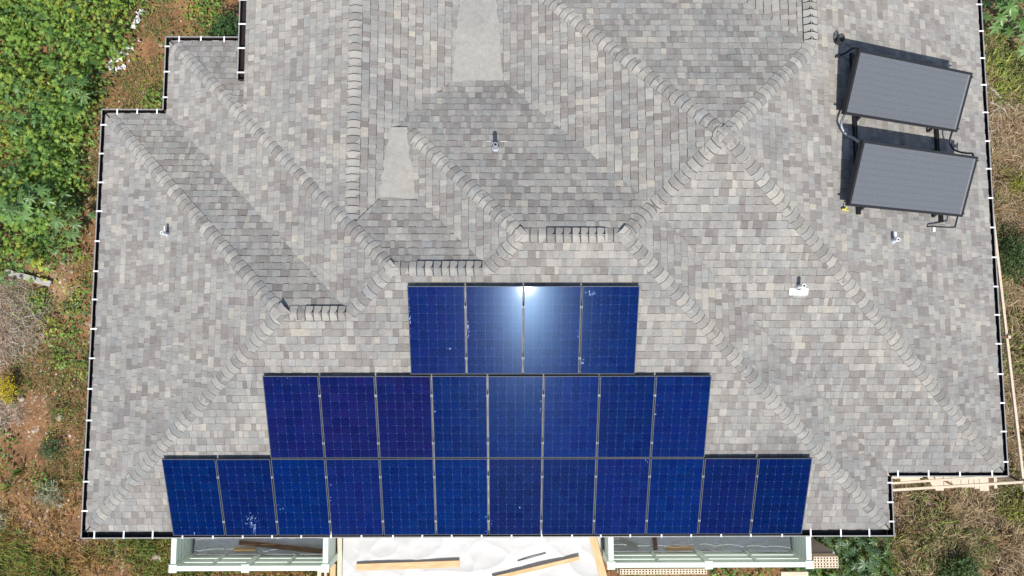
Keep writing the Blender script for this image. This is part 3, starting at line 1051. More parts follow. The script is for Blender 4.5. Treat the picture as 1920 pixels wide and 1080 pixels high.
hose('hose', [(6.36, 8.90, 1.86), (6.32, 8.98, 1.86), (6.33, 9.06, 1.66), (6.28, 9.04, 1.50), (6.10, 8.97, 1.485)], .020, M_BLACK, 'short black hose at the upper left corner of the upper collector')
coil = []
for k in range(44):
    th = k * .62
    coil.append((6.15 + .06*math.cos(th), 9.27 + .085*math.sin(th), 1.49 + .0035*k))
o = MB().tube(coil, .009, 6).build('cable_coil', M_BLACK, smooth=True)
tag(o, 'small coil of black cable lying above the upper collector', 'cable')
hose('metal_hose', [(6.17, 7.84, 1.60), (6.10, 7.69, 1.60), (6.14, 7.57, 1.57), (6.22, 7.48, 1.56), (6.28, 7.39, 1.66), (6.33, 7.27, 1.78)], .024, M_STEEL, 'silver braided hose joining the left ends of the two collectors')
hose('hose', [(8.71, 7.84, .70), (8.67, 7.65, .66), (8.77, 7.51, .58), (8.89, 7.45, .56), (9.01, 7.41, .60), (9.06, 7.36, .72), (9.04, 7.22, .74)], .018, M_BLACK, 'black hose joining the right ends of the two collectors')
hose('supply_pipe', [(8.73, 6.15, .68), (8.67, 5.95, .68), (8.64, 5.93, .68), (8.41, 5.93, .70), (8.20, 5.94, .72), (8.15, 5.94, .71), (8.13, 5.95, .60)], .014, M_BLACK, 'thin black pipe running from the lower collector into the roof', 'pipe')
m = MB(); m.box((8.25, 5.85, .625), (8.30, 5.93, .655)); tag(m.build('pipe_tag', M_PVC), 'small white block under the thin black pipe', 'block')
m = MB(); m.tube([(6.10, 6.12, 1.50), (6.16, 6.11, 1.50), (6.23, 6.09, 1.49)], [.016, .024, .014], 8); m.bar((6.15, 6.10, 1.50), (6.17, 6.16, 1.55), .02, .012)
tag(m.build('valve', M_YEL), 'small yellow valve at the lower left corner of the lower collector', 'valve')

# ------------------------------------------------------------------ balconies in front of the south wall
FZ = -2.75
def slab(x0, x1, y0, y1, mat, name):
    m = MB(); m.box((x0, y0, FZ - .18), (x1, y1, FZ)); return m.build(name, mat, house)
slab(-7.30, -3.80, -1.22, .56, M_WET, 'balcony_floor')
slab(2.22, 6.75, -1.18, .56, M_WET, 'balcony_floor')
slab(-3.79, 2.21, -3.4, .56, M_CONC, 'balcony_floor')
for x, y in ((-7.2, -1.1), (-3.9, -1.1), (2.3, -1.1), (6.6, -1.1), (-3.6, -3.2), (2.0, -3.2), (-.8, -3.2)):
    m = MB(); m.box((x - .11, y - .11, GZ - .3), (x + .11, y + .11, FZ - .18)); m.build('pillar', M_WALL, house)

def railing(x0, xm, x1, y, label):
    r_ = empty('balcony_railing', ((x0 + x1) / 2, y, FZ))
    tag(r_, label, 'railing', 'pale green balcony railings')
    zt = -1.75
    for x in (x0, xm, x1):
        m = MB(); m.box((x - .065, y - .065, FZ), (x + .065, y + .065, zt)); m.box((x - .085, y - .085, zt + .0), (x + .085, y + .085, zt + .03))
        m.build('post', M_GREENPAINT, r_)
    for x in (x0, x1):
        m = MB(); m.box((x - .05, .40, FZ), (x + .05, .50, zt - .002)); m.build('post', M_GREENPAINT, r_)
        m = MB(); m.box((x - .055, y + .087, zt - .04), (x + .055, .52, zt + .012)); m.build('top_rail', M_GREENPAINT, r_)
        for k in range(6):
            m = MB(); zb = FZ + .08 + k * .148
            m.box((x - .016, y + .067, zb), (x + .016, .398, zb + .125)); m.build('slat', M_GREENPAINT, r_)
    for xa_, xb_ in ((x0, xm), (xm, x1)):
        m = MB(); m.box((xa_ + .087, y - .052, zt - .04), (xb_ - .087, y + .052, zt + .012)); m.build('top_rail', M_GREENPAINT, r_)
        for zb, hh in ((FZ + .06, .24), (FZ + .36, .24), (FZ + .66, .22)):
            m = MB(); m.box((xa_ + .067, y - .02, zb), (xb_ - .067, y + .02, zb + hh)); m.build('slat', M_GREENPAINT, r_)
        xc = (xa_ + xb_) / 2
        m = MB(); m.box((xc - .03, y + .022, FZ), (xc + .03, y + .062, zt - .045)); m.build('baluster', M_GREENPAINT, r_)
railing(-7.18, -5.62, -3.90, -1.13, 'pale green wooden balcony railing below the left end of the solar array')
railing(2.30, 4.42, 6.62, -1.09, 'pale green wooden balcony railing below the right end of the solar array')

def sheet(name, x0, x1, y0, y1, z, amp, mat, seed, label, nx=70, ny=26, thick=False):
    xs = np.linspace(x0, x1, nx); ys = np.linspace(y0, y1, ny)
    X, Y = np.meshgrid(xs, ys)
    rid = lambda a, b, f, sd: 1 - np.sqrt(np.abs(vnoise(a, b, f, sd) - .5) * 2)      # sharp creases between slack flats
    h = amp * (.9 * rid(X + .45*Y, 1.7*Y - .3*X, .8, seed) + .5 * rid(X - Y, Y + .6*X, 1.7, seed + 1) + .22 * vnoise(X, Y, .9, seed + 2) + .16 * rid(X + .2*Y, Y, 4.0, seed + 3) + .06 * vnoise(X, Y, 9, seed + 6))
    X = X + .05 * (vnoise(X, Y, 2, seed + 4) - .5); Y = Y + .08 * (vnoise(X, Y, 2, seed + 5) - .5)
    m = MB()
    m.v = [tuple(p) for p in np.stack([X, Y, z + h], -1).reshape(-1, 3)]
    m.f = [(j*nx+i, j*nx+i+1, (j+1)*nx+i+1, (j+1)*nx+i) for j in range(ny-1) for i in range(nx-1)]
    return tag(m.build(name, mat, smooth=True), label, 'plastic sheet')
sheet('white_tarp', -3.74, 2.16, -3.3, .45, FZ + .012, .045, M_TARP, 3, 'crumpled white tarpaulin spread over the middle deck', 220, 140)
sheet('clear_plastic', -7.10, -3.98, -1.07, .44, FZ + .03, .10, M_CLEAR, 11, 'clear plastic sheet on the floor of the left balcony')
sheet('clear_plastic', 2.36, 6.57, -1.04, .44, FZ + .03, .12, M_CLEAR, 21, 'clear plastic sheet on the floor of the right balcony', 90, 26)

def plank(name, a, b, w, h, mat, label, cat='plank', up=(0, 0, 1)):
    a, b = Vector(a), Vector(b)
    t = b - a; L = t.length
    M = Matrix.Translation(a) @ t.to_track_quat('X', 'Z').to_matrix().to_4x4()
    m = MB(); e = .004
    m.box((0, -w/2, 0), (L, w/2, h))
    o = add(name, m.mesh(name, mat), None, M)
    return tag(o, label, cat)
TZ = FZ + .085
plank('timber_plank', (-3.41, -1.38, TZ), (-1.05, -1.31, TZ), .15, .035, M_PINE, 'straight pine plank lying on the white tarpaulin, left')
plank('timber_plank', (-.30, -1.64, TZ), (1.69, -1.19, TZ), .085, .04, M_PINE, 'narrow pine plank lying slanted on the white tarpaulin')
plank('timber_plank', (2.28, -1.75, TZ), (1.98, -.60, TZ), .17, .035, M_PINE, 'pine plank beside the left post of the right balcony')
plank('timber_plank', (-3.78, -1.75, FZ + .08), (-3.80, -.6, FZ + .08), .10, .05, M_PALE, 'pale board along the right side of the left balcony')
plank('steel_rod', (.28, -1.26, TZ - .02), (.93, -1.09, TZ - .02), .018, .012, M_BLACK, 'thin dark rod lying on the white tarpaulin', 'rod')
plank('timber_plank', (-6.05, -.78, FZ + .21), (-4.18, -1.0, FZ + .17), .10, .05, M_BROWN, 'long dark brown beam lying inside the left balcony', 'beam')
plank('timber_plank', (-6.2, -.97, FZ + .1), (-5.7, -.97, FZ + .1), .10, .04, M_PINE, 'short pine offcut inside the left balcony')
plank('timber_plank', (-6.98, -.9, FZ + .05), (-6.98, -.4, FZ + .05), .12, .04, M_BROWN, 'short brown board against the left balcony side')
plank('timber_plank', (3.45, -1.0, FZ + .1), (3.42, -.5, FZ + .1), .09, .04, M_BROWN, 'short dark board lying crosswise in the right balcony')
plank('timber_plank', (3.7, -.98, FZ + .1), (4.3, -.98, FZ + .1), .08, .04, M_PINE, 'short yellow pine offcut in the right balcony')
plank('timber_plank', (2.45, -.72, FZ + .16), (3.05, -.95, FZ + .16), .07, .03, M_GREY, 'grey weathered stick in the corner of the right balcony')

# pale hollow bricks stacked on the ground, timber beside them
hole = None
def brick_stack(cx, cy, nx, ny, nz, label, z0=-3.6, bl=.29, bw=.13, bh=.14):
    s_ = empty('brick_stack', (cx, cy, z0))
    tag(s_, label, 'bricks')
    m = MB(); m.box((-bl/2, -bw/2, 0), (bl/2, bw/2, bh)); 
    bme = m.mesh('brick', M_CLAY)
    hm = MB()
    for i in range(4):
        for j in (-1, 1):
            x, y = -bl/2 + bl*(i+.5)/4, j*bw*.22
            hm.poly([(x + .02*math.cos(q*math.pi/4), y + .02*math.sin(q*math.pi/4), bh + .0015) for q in range(8)])  # flat dark discs on solid bricks paint the shade inside core holes
    hme = hm.mesh('core_hole_shade', M_DARK)
    for k in range(nz):
        for j in range(ny):
            for i in range(nx):
                M = Matrix.Translation((cx + (i - (nx-1)/2) * (bl+.006), cy + (j - (ny-1)/2) * (bw + .006), z0 + k * (bh + .004)))
                b = add('brick', bme, s_, M)
                if k == nz - 1: add('core_hole_shade', hme, b, M)['kind'] = 'stuff'
    pm = MB(); pm.box((cx - nx*bl/2 - .05, cy - ny*bw/2 - .04, GZ - .2), (cx + nx*bl/2 + .05, cy + ny*bw/2 + .04, z0))
    pm.build('plinth', M_CONC, s_)
brick_stack(7.63, -1.47, 2, 2, 2, 'stack of pale hollow bricks beside the right balcony post', z0=-3.5)
brick_stack(3.75, -1.67, 7, 1, 2, 'long row of pale hollow bricks below the right balcony railing', z0=-3.5)
plank('timber_plank', (6.6, -1.9, -3.4), (7.25, -1.9, -3.4), .34, .05, M_PALE, 'wide pale board below the corner of the right balcony')
plank('timber_post', (-4.42, -2.6, -3.4), (-4.42, -1.5, -3.4), .09, .09, M_PALE, 'first pale post end below the left balcony railing', 'post')
plank('timber_post', (-4.27, -2.6, -3.4), (-4.27, -1.5, -3.4), .06, .09, M_PALE, 'thin pale post end below the left balcony railing', 'post')
plank('timber_post', (-4.10, -2.6, -3.4), (-4.10, -1.5, -3.4), .13, .09, M_PINE, 'thick pine post end below the left balcony railing', 'post')

# ------------------------------------------------------------------ timber scaffold at the south-east corner
def pole(name, a, b, w, mat, label):
    m = MB(); m.bar(a, b, w, w); return tag(m.build(name, mat), label, 'scaffold pole')
PZ = -.9
pole('scaffold_pole', (10.55, 6.9, PZ - .12), (10.83, .62, PZ), .052, M_PALE, 'long pale timber pole running beside the east gutter')
pole('scaffold_pole', (8.02, .66, PZ), (11.0, .84, PZ + .03), .050, M_PALE, 'long pale timber pole crossing over the planks, the outer one')
pole('scaffold_pole', (8.05, .79, PZ - .05), (10.5, .95, PZ - .02), .045, M_PALE, 'long pale timber pole crossing over the planks, next to the gutter')
pole('scaffold_pole', (10.82, .80, GZ - .2), (10.82, .80, PZ + .1), .06, M_PALE, 'upright timber pole at the outer corner of the scaffold')
pole('scaffold_pole', (10.70, 3.84, GZ - .2), (10.70, 3.84, PZ + .02), .06, M_PALE, 'upright timber pole under the middle of the long pole')
pole('scaffold_strut', (10.72, 3.84, PZ - .03), (9.6, 3.84, PZ - .08), .04, M_BROWN, 'short brown strut tying the long pole to the wall')
pole('scaffold_strut', (10.80, .82, PZ - .05), (9.7, 1.45, PZ - .35), .05, M_BROWN, 'brown strut tying the scaffold corner to the wall')
pole('scaffold_strut', (9.55, .75, -1.6), (10.05, .55, -2.1), .045, M_BROWN, 'dark brown strut standing across the pale planks')
DZ = -2.42
xs_ = [9.84, 10.04, 10.22, 10.44, 10.62, 10.74, 10.86, 11.08]
lens = [.26, .22, .20, .23, .23, .26, .27]
names_ = ['leftmost', 'second', 'third', 'fourth, middle', 'fifth', 'sixth', 'rightmost']
for k in range(7):
    a, b = xs_[k], xs_[k+1]
    w = b - a - .012
    o = plank('scaffold_board', ((a+b)/2, 1.2, DZ), ((a+b)/2, .66 - lens[k] - (.04 if k in (0, 6) else 0), DZ + random.uniform(-.004, .004)), w, .035, M_PALE, f'pale scaffold board below the gutter corner, {names_[k]} of seven')
plank('scaffold_board', (9.5, 1.1, DZ + .06), (9.82, .46, DZ + .06), .12, .03, M_PALE, 'pale board with rounded end lying slanted beside the scaffold boards')
plank('scaffold_board', (8.7, .70, DZ + .02), (9.55, .72, DZ + .02), .14, .03, M_PALE, 'pale board running towards the inner gutter corner')
plank('scaffold_board', (9.05, .62, DZ), (9.5, .62, DZ), .16, .03, M_PALE, 'short pale board left of the slanted board')
plank('scaffold_board', (11.26, 1.1, DZ - .05), (11.26, .40, DZ - .05), .07, .05, M_PALE, 'narrow pale board at the right end of the scaffold')
plank('scaffold_board', (11.15, 1.1, DZ - .1), (11.16, .42, DZ - .1), .11, .05, M_BROWN, 'brown board between the pale boards at the scaffold end')
for x, y in ((9.9, 1.0), (11.1, 1.0), (9.9, .6), (11.1, .6)):
    pole('timber_upright', (x, y, GZ - .2), (x, y, DZ - .1), .08, M_BROWN, 'brown upright leg under the ' + ('left' if x < 10 else 'right') + (' back' if y > .8 else ' front') + ' corner of the scaffold boards')

# ------------------------------------------------------------------ vegetation
def scatter(name, tmpl, tris, pos, yaw, tilt, scale, cols, mat, label, parent=None, az=None):
    """many copies of a small leaf shape joined into one mesh"""
    K, n = len(pos), len(tmpl)
    T = np.asarray(tmpl, float)
    s = np.asarray(scale).reshape(K, -1)
    V = T[None] * (s[:, None, :] if s.shape[1] == 3 else s[:, None, :1])
    ct, st = np.cos(tilt)[:, None], np.sin(tilt)[:, None]
    y = V[..., 1] * ct - V[..., 2] * st; z = V[..., 1] * st + V[..., 2] * ct
    cy, sy = np.cos(yaw)[:, None], np.sin(yaw)[:, None]
    X = V[..., 0] * cy - y * sy; Y = V[..., 0] * sy + y * cy
    W = np.stack([X, Y, z], -1) + np.asarray(pos)[:, None, :]
    F = np.asarray(tris)[None] + (np.arange(K) * n)[:, None, None]
    me = bpy.data.meshes.new(name)
    me.vertices.add(K * n); me.vertices.foreach_set('co', W.reshape(-1).astype('f'))
    nf = K * len(tris)
    me.loops.add(nf * 3); me.loops.foreach_set('vertex_index', F.reshape(-1).astype('i'))
    me.polygons.add(nf); me.polygons.foreach_set('loop_start', np.arange(0, nf*3, 3, dtype='i'))
    try: me.polygons.foreach_set('loop_total', np.full(nf, 3, 'i'))
    except Exception: pass
    me.update(calc_edges=True); me.validate()
    a = me.color_attributes.new('Col', 'FLOAT_COLOR', 'POINT')
    cc = np.concatenate([np.repeat(np.asarray(cols), n, 0), np.ones((K*n, 1))], 1)
    a.data.foreach_set('color', cc.reshape(-1).astype('f'))
    me.materials.append(mat)
    o = add(name, me, parent)
    if label: tag(o, label, None, None, 'stuff')
    return o

def castor_template(nl=7, fold=.10):
    v = [(0, 0, 0)]; t = []
    a0 = math.radians(-60)
    step = math.radians(300) / (nl - 1)
    ringv = []
    for i in range(nl):
        a = a0 + i * step
        L = 1.0 - .38 * abs(i - (nl-1)/2) / ((nl-1)/2)
        tip = (L*math.sin(a - math.radians(90) + math.radians(90)) , L*math.cos(a), -.22*L)
        ringv.append((a, L))
    a_start = -150
    v = [(0, 0, 0)]
    for i in range(nl):
        a = math.radians(-150 + 300 * i / (nl - 1)); L = ringv[i][1]
        da = math.radians(300 / (nl - 1)) * .5
        # lobe: left shoulder, tip, right shoulder, midrib low
        b = len(v)
        v += [(.40*L*math.sin(a - da), .40*L*math.cos(a - da), -.02), (.66*L*math.sin(a - da*.52), .66*L*math.cos(a - da*.52), -.03 - .04*L), (L*math.sin(a), L*math.cos(a), -.20*L),
              (.66*L*math.sin(a + da*.52), .66*L*math.cos(a + da*.52), -.03 - .04*L), (.40*L*math.sin(a + da), .40*L*math.cos(a + da), -.02), (.55*L*math.sin(a), .55*L*math.cos(a), -.09)]
        t += [(0, b, b+5), (b, b+1, b+5), (b+1, b+2, b+5), (b+2, b+3, b+5), (b+3, b+4, b+5), (b+4, 0, b+5)]
    return v, t
CAST_V, CAST_T = castor_template()
OVAL_V = [(0, 0, 0), (-.28, .3, .04), (-.24, .7, .02), (0, 1.0, -.14), (.24, .7, .02), (.28, .3, .04), (0, .5, -.04)]
OVAL_T = [(0, 6, 1), (1, 6, 2), (2, 6, 3), (3, 6, 4), (4, 6, 5), (5, 6, 0)]
BLADE_V = [(-.05, 0, 0), (.05, 0, 0), (-.04, .45, .32), (.04, .45, .32), (0, 1.0, .38)]
BLADE_T = [(0, 1, 3), (0, 3, 2), (2, 3, 4)]
STRAW_V = [(-.02, -.5, 0), (.02, -.5, 0), (-.022, .0, .10), (.022, .0, .10), (0.05, .5, .02)]
STRAW_T = BLADE_T

GREENS = np.array([(.215, .350, .062), (.165, .290, .056), (.095, .185, .048), (.300, .385, .062), (.150, .270, .09), (.35, .39, .06)])
def green(k, p=None):
    i = rng.choice(len(GREENS), k, p=p)
    return GREENS[i] * rng.uniform(.75, 1.25, (k, 1))

def pick(xr, yr, n, dens):
    x = rng.uniform(*xr, n); y = rng.uniform(*yr, n)
    keep = rng.random(n) < dens(x, y)
    return x[keep], y[keep]

def ell(x, y, cx, cy, rx, ry, soft=.35):
    d = np.hypot((x - cx) / rx, (y - cy) / ry)
    return np.clip((1 - d) / soft, 0, 1)

def in_house(x, y):
    return (x > XA + .3) & (x < XD - .3) & (y > YS + .3) & (y < YT)
BND_Y = [5.2, 5.75, 6.1, 7.2, 8.7, 10.4, 11.9, 13.3, 18]
BND_X = [-14.8, -12.8, -12.0, -11.95, -11.9, -11.35, -10.85, -10.5, -10.3]
def castor_zone(x, y):
    b = np.interp(y, BND_Y, BND_X) + .5 * (vnoise(x, y, 1.1, 31) - .5)
    return np.clip((b - x) / .35, 0, 1) * (y > 5.3)

# canopy of low plants: domes of leaves
def domes(cx, cy, hs, rad, per, size, tmpl, tris, name, label, yellow=.05, mat=M_LEAF, tiltk=.75, dark=1.0):
    pos, yaw, tilt, sc, col = [], [], [], [], []
    for x, y, h, r, s_ in zip(cx, cy, hs, rad, size):
        k = max(4, int(per * (r / .5) ** 2))
        gz_ = float(ground_z(x, y))
        rr = r * np.sqrt(rng.random(k)); th = rng.uniform(0, 2*math.pi, k)
        zz = gz_ + h * (1 - .55 * (rr / r) ** 2) * rng.uniform(.45, 1.05, k)
        pos.append(np.stack([x + rr*np.cos(th), y + rr*np.sin(th), zz], -1))
        yaw.append(th - math.pi/2 + rng.normal(0, .5, k)); tilt.append(-tiltk * (rr / r) * rng.uniform(.2, 1.1, k) + rng.normal(0, .15, k))
        sc.append(s_ * rng.uniform(.55, 1.15, k))
        base = GREENS[rng.choice(len(GREENS), p=[.26, .24, .2, .12, .13, .05])]
        cc = base[None] * rng.uniform(.72, 1.3, (k, 1)) * dark
        yl = rng.random(k) < yellow
        cc[yl] = np.array([.30, .29, .045]) * rng.uniform(.6, 1.1, (yl.sum(), 1))
        col.append(cc)
    return scatter(name, tmpl, tris, np.concatenate(pos), np.concatenate(yaw), np.concatenate(tilt), np.concatenate(sc), np.concatenate(col), mat, label)

cx, cy = pick((-20, -9.5), (5, 18), 2300, castor_zone)
k = len(cx)
domes(cx, cy, rng.uniform(.3, 1.45, k) * (.5 + 1.0*vnoise(cx, cy, .7, 8)), rng.uniform(.22, .48, k), 36, rng.uniform(.06, .125, k), CAST_V, CAST_T, 'castor_thicket', 'dense green thicket of lobed castor leaves west of the house', .02)
cx, cy = pick((-20, -9.3), (5, 18), 1500, lambda x, y: castor_zone(x - .2, y) * .8)
k = len(cx)
domes(cx, cy, rng.uniform(.15, .8, k), rng.uniform(.2, .45, k), 60, rng.uniform(.06, .12, k), OVAL_V, OVAL_T, 'leafy_weeds', 'small leaved weeds filling the gaps in the green thicket', .05)

cx, cy = pick((7.6, 10.4), (-4, -.9), 170, lambda x, y: np.clip((10.15 - x + .4*(vnoise(x, y, 1.5, 77) - .5)) / .3, 0, 1))
k = len(cx)
domes(cx, cy, rng.uniform(.2, .75, k), rng.uniform(.2, .4, k), 34, rng.uniform(.08, .16, k), CAST_V, CAST_T, 'castor_undergrowth', 'dark green undergrowth below the castor plants at the lower right', .01, dark=.62)
# scattered weeds elsewhere
def weedy(x, y):
    d = 0
    for (a, b, rx, ry, w) in ((-11.9, 4.9, .55, .75, 1), (-12.0, 3.9, .7, .8, 1), (-11.3, 5.4, .7, .5, .8), (-11.85, 3.0, .6, .6, .8), (-12.1, 2.2, .6, .7, .5), (-13.4, 2.6, .5, .5, .6), (-12.9, 5.0, .5, .5, .5), (-12.6, .3, .5, .6, .4), (-13.3, .6, .5, .4, .4), (14.2, 11.9, .8, .7, .7), (-13.2, 4.4, .3, .25, .7),
                              (-12.3, 1.3, .35, .35, .5), (-11.1, 1.0, .3, .35, .9), (-13.6, 1.3, .3, .3, .5), (-9.6, 11.0, .7, 1.4, .8), (-10.0, 9.3, .7, .7, .7), (-8.4, 12.6, 1.2, 1.0, .9), (-7.6, 11.4, .9, 1.2, 1), (-9.0, 13.5, 2, .8, .6), (-10.4, 8.0, .4, 1.2, .3), (-10.3, 10.2, .6, .6, .5), (-9.3, 12.2, .7, .6, .5), (8.9, -1.9, 1.3, .9, 1), (8.5, -1.3, 1, .5, 1), (-11.9, 5.9, .6, .3, .8),
                              (13.3, 13.5, 1.6, 1.2, .8), (13.7, 8.9, .3, .5, .7), (14.1, 6.2, .7, 1.0, 1), (13.9, 5.0, .4, .5, .6), (13.6, 2.9, .5, .5, .6), (13.9, 1.5, .5, .8, .8), (12.0, .15, 1.2, .35, .9), (13.2, -.8, 1.0, .5, .5),
                              (9.1, .55, .5, .3, 1), (8.1, .15, .4, .4, .8), (14.8, 9.9, .6, .8, .5), (15, -.3, 1, .7, .6), (-3, -2.6, 6, .5, .4), (5, -2.6, 3, .5, .6)):
        d = np.maximum(d, ell(x, y, a, b, rx, ry) * w)
    return d * ~in_house(x, y)
cx, cy = pick((-17, 19), (-5, 16), 16000, weedy)
k = len(cx)
domes(cx, cy, rng.uniform(.06, .45, k), rng.uniform(.10, .28, k), 110, rng.uniform(.045, .11, k), OVAL_V, OVAL_T, 'ground_weeds', 'low green weeds in patches on the earth', .06)

# shrubs that read as single plants
def shrub(x, y, r, h, label, col, name='shrub', leaf=.06, n=900):
    e = empty(name, (x, y, float(ground_z(x, y))))
    tag(e, label, 'shrub')
    gz_ = float(ground_z(x, y))
    st = MB()
    for q in range(6):
        th = q * 1.05 + .3
        st.tube([(x, y, gz_ - .05), (x + .3*r*math.cos(th), y + .3*r*math.sin(th), gz_ + h*.5), (x + .75*r*math.cos(th), y + .75*r*math.sin(th), gz_ + h*.8)], [.02, .012, .005], 5)
    st.build('stem', M_STEM, e)
    lob = rng.uniform(-1, 1, (9, 2)) * r * .6
    c = lob[rng.integers(0, 9, n)]
    rr = .42 * r * np.sqrt(rng.random(n)); th = rng.uniform(0, 6.28, n)
    px, py = c[:, 0] + rr*np.cos(th), c[:, 1] + rr*np.sin(th)
    d = np.hypot(px, py) / r
    pz = gz_ + h * np.clip(1 - .6*d*d, .1, 1) * rng.uniform(.35, 1.05, n)
    cc = np.array(col)[None] * rng.uniform(.6, 1.35, (n, 1))
    o = scatter('foliage', OVAL_V, OVAL_T, np.stack([x + px, y + py, pz], -1), rng.uniform(0, 6.28, n), rng.uniform(-.9, .4, n), leaf * rng.uniform(.6, 1.3, n), cc, M_LEAF, None, None)
    o.parent = e; o.matrix_parent_inverse = wmat(e).inverted()
    o['kind'] = 'stuff'
shrub(14.2, 6.2, .95, 1.0, 'dark green shrub beyond the middle of the east gutter', (.055, .105, .03), n=1700)
shrub(12.0, -2.35, .75, .8, 'dark green shrub at the bottom edge in the dry grass', (.075, .13, .035), n=1300)
shrub(13.9, -.7, .6, .5, 'yellow green bush in the dry grass at the right edge', (.24, .27, .03), leaf=.05, n=800)
shrub(-13.35, 2.55, .42, .5, 'bright yellow flowering bush at the left edge', (.48, .38, .02), leaf=.05, n=420)
shrub(14.4, 8.2, .45, .5, 'yellow green bush beyond the east gutter beside the collectors', (.26, .29, .03), leaf=.05, n=420)
shrub(-7.55, 12.3, .75, 1.2, 'dark leafy shrub in the corner below the raised eave', (.07, .14, .04), leaf=.08, n=1300)
shrub(-12.2, .95, .42, .35, 'tuft of dark green weeds on the earth left of the west gutter', (.07, .12, .04), leaf=.05, n=420)

# single castor plants with large leaves
castor_me = []
for q in range(3):
    vv, tt = castor_template(7 if q else 8)
    me = bpy.data.meshes.new('leaf'); me.from_pydata([(a, b + .0, c + rng.uniform(-.02, .02)) for a, b, c in vv], [], tt); me.materials.append(M_LEAFO); castor_me.append(me)
def castor(x, y, h, leaf, n, col, label, spread=.45):
    gz_ = float(ground_z(x, y))
    e = empty('castor_plant', (x, y, gz_))
    tag(e, label, 'plant')
    st = MB(); st.tube([(x, y, gz_ - .05), (x + .02, y + .01, gz_ + h*.6), (x, y, gz_ + h)], [.025, .018, .010], 7)
    for q in range(n):
        f = q / n
        th = q * 2.4 + rng.uniform(-.3, .3)
        r_ = spread * (.35 + .75 * (1 - f)) * rng.uniform(.7, 1.1)
        z = gz_ + h * (.45 + .6 * f) + rng.uniform(-.04, .04)
        px, py = x + r_*math.cos(th), y + r_*math.sin(th)
        st.tube([(x, y, gz_ + h*(.35 + .55*f)), ((x+px)/2, (y+py)/2, z + .03), (px, py, z)], .006, 4, cap=False)
        s_ = leaf * rng.uniform(.75, 1.15)
        M = Matrix.Translation((px, py, z)) @ Matrix.Rotation(th - math.pi/2 + rng.normal(0, .3), 4, 'Z') @ Matrix.Rotation(-rng.uniform(.1, .65), 4, 'X') @ Matrix.Rotation(rng.normal(0, .2), 4, 'Y') @ Matrix.Scale(s_, 4)
        o = add('leaf', castor_me[int(rng.integers(0, 3))], e, M)
        k = rng.uniform(.75, 1.25)
        o.color = (col[0]*k, col[1]*k, col[2]*k, 1)
    st.build('stem', M_STEM, e)
BR, BG, LG = (.075, .135, .055), (.09, .165, .045), (.12, .23, .06)
for (x, y, h, lf, n, c, lb) in [
    (8.15, -1.45, 1.1, .20, 13, BR, 'castor plant growing against the right balcony post'),
    (8.75, -1.30, 1.0, .19, 13, BR, 'castor plant just below the gutter, right of the balcony'),
    (9.25, -1.75, 1.2, .22, 14, BR, 'castor plant with the darkest star shaped crown near the gutter corner'),
    (9.75, -1.45, .9, .18, 12, BG, 'castor plant below the gutter corner beside the dry grass'),
    (8.55, -2.15, 1.0, .21, 13, BG, 'castor plant right of the hollow bricks'),
    (9.15, -2.45, .9, .21, 13, BG, 'castor plant at the bottom edge right of the hollow bricks'),
    (9.85, -2.3, .8, .19, 12, BG, 'castor plant at the bottom edge beside the dry grass'),
    (13.65, 12.8, 1.4, .30, 13, LG, 'light green castor plant with big leaves at the top of the east gutter'),
    (14.3, 12.3, 1.3, .28, 12, LG, 'light green castor plant at the upper right edge of the picture'),
    (14.2, 13.4, 1.4, .28, 12, LG, 'light green castor plant in the upper right corner'),
    (-13.0, 7.35, 1.3, .30, 11, LG, 'pale castor plant with large star leaves in the left thicket'),
    (-12.45, 7.6, 1.35, .28, 11, LG, 'castor plant with large star leaves right of the pale one in the thicket'),
    (-11.75, 7.1, 1.2, .25, 11, BG, 'castor plant at the edge of the thicket facing the west gutter'),
    (-13.1, 9.6, 1.2, .22, 11, LG, 'castor plant with a rounded crown in the middle of the left thicket'),
    (-11.6, 10.6, 1.3, .24, 12, LG, 'castor plant near the white debris beside the thicket'),
]:
    castor(x, y, h, lf, n, c, lb)

# grasses
def grass(name, dens, n, area, lr, cols, label, tmpl=BLADE_V, tris=BLADE_T, tilt=(-.2, .9), mat=M_STRAW, lift=(0, .05), wide=1.0):
    x, y = pick(*area, n, dens)
    k = len(x)
    c = np.array(cols)[rng.integers(0, len(cols), k)] * rng.uniform(.6, 1.35, (k, 1))
    L = rng.uniform(*lr, k)
    sc = np.stack([L * wide * rng.uniform(.7, 1.4, k), L, L], -1)
    return scatter(name, tmpl, tris, np.stack([x, y, ground_z(x, y) + rng.uniform(*lift, k)], -1), rng.uniform(0, 6.28, k), rng.uniform(*tilt, k), sc, c, mat, label)
STRAWC = [(.42, .31, .18), (.33, .23, .13), (.50, .40, .26), (.22, .14, .08), (.36, .30, .16)]
def right_dry(x, y):
    m_ = np.clip((x - 9.6) / .4, 0, 1) * np.clip((1.1 - y) / .3, 0, 1) + np.clip((x - 12.2) / .4, 0, 1)
    return np.clip(m_, 0, 1) * (.35 + .65 * (vnoise(x, y, .9, 41) > .33)) * ~in_house(x, y)
A_R = ((9, 20), (-6, 17))
grass('dry_grass', right_dry, 260000, A_R, (.12, .36), STRAWC, 'matted dry brown grass east of the house', STRAW_V, STRAW_T, (-.7, .7), lift=(.0, .26), wide=.7)
grass('green_grass', lambda x, y: right_dry(x, y) * (vnoise(x, y, .8, 43) > .58) * .8, 110000, A_R, (.12, .38), [(.16, .20, .04), (.12, .17, .04), (.24, .24, .06), (.09, .13, .03)], 'green grass tufts among the dry grass east of the house', lift=(0, .2))
grass('yellow_grass', lambda x, y: ell(x, y, 14.2, 11.3, 1.3, .9), 9000, ((12, 17), (9, 14)), (.25, .5), [(.20, .24, .04), (.26, .27, .06), (.14, .2, .04)], 'long yellow green grass below the upper right castor plants', tilt=(-.1, .6))
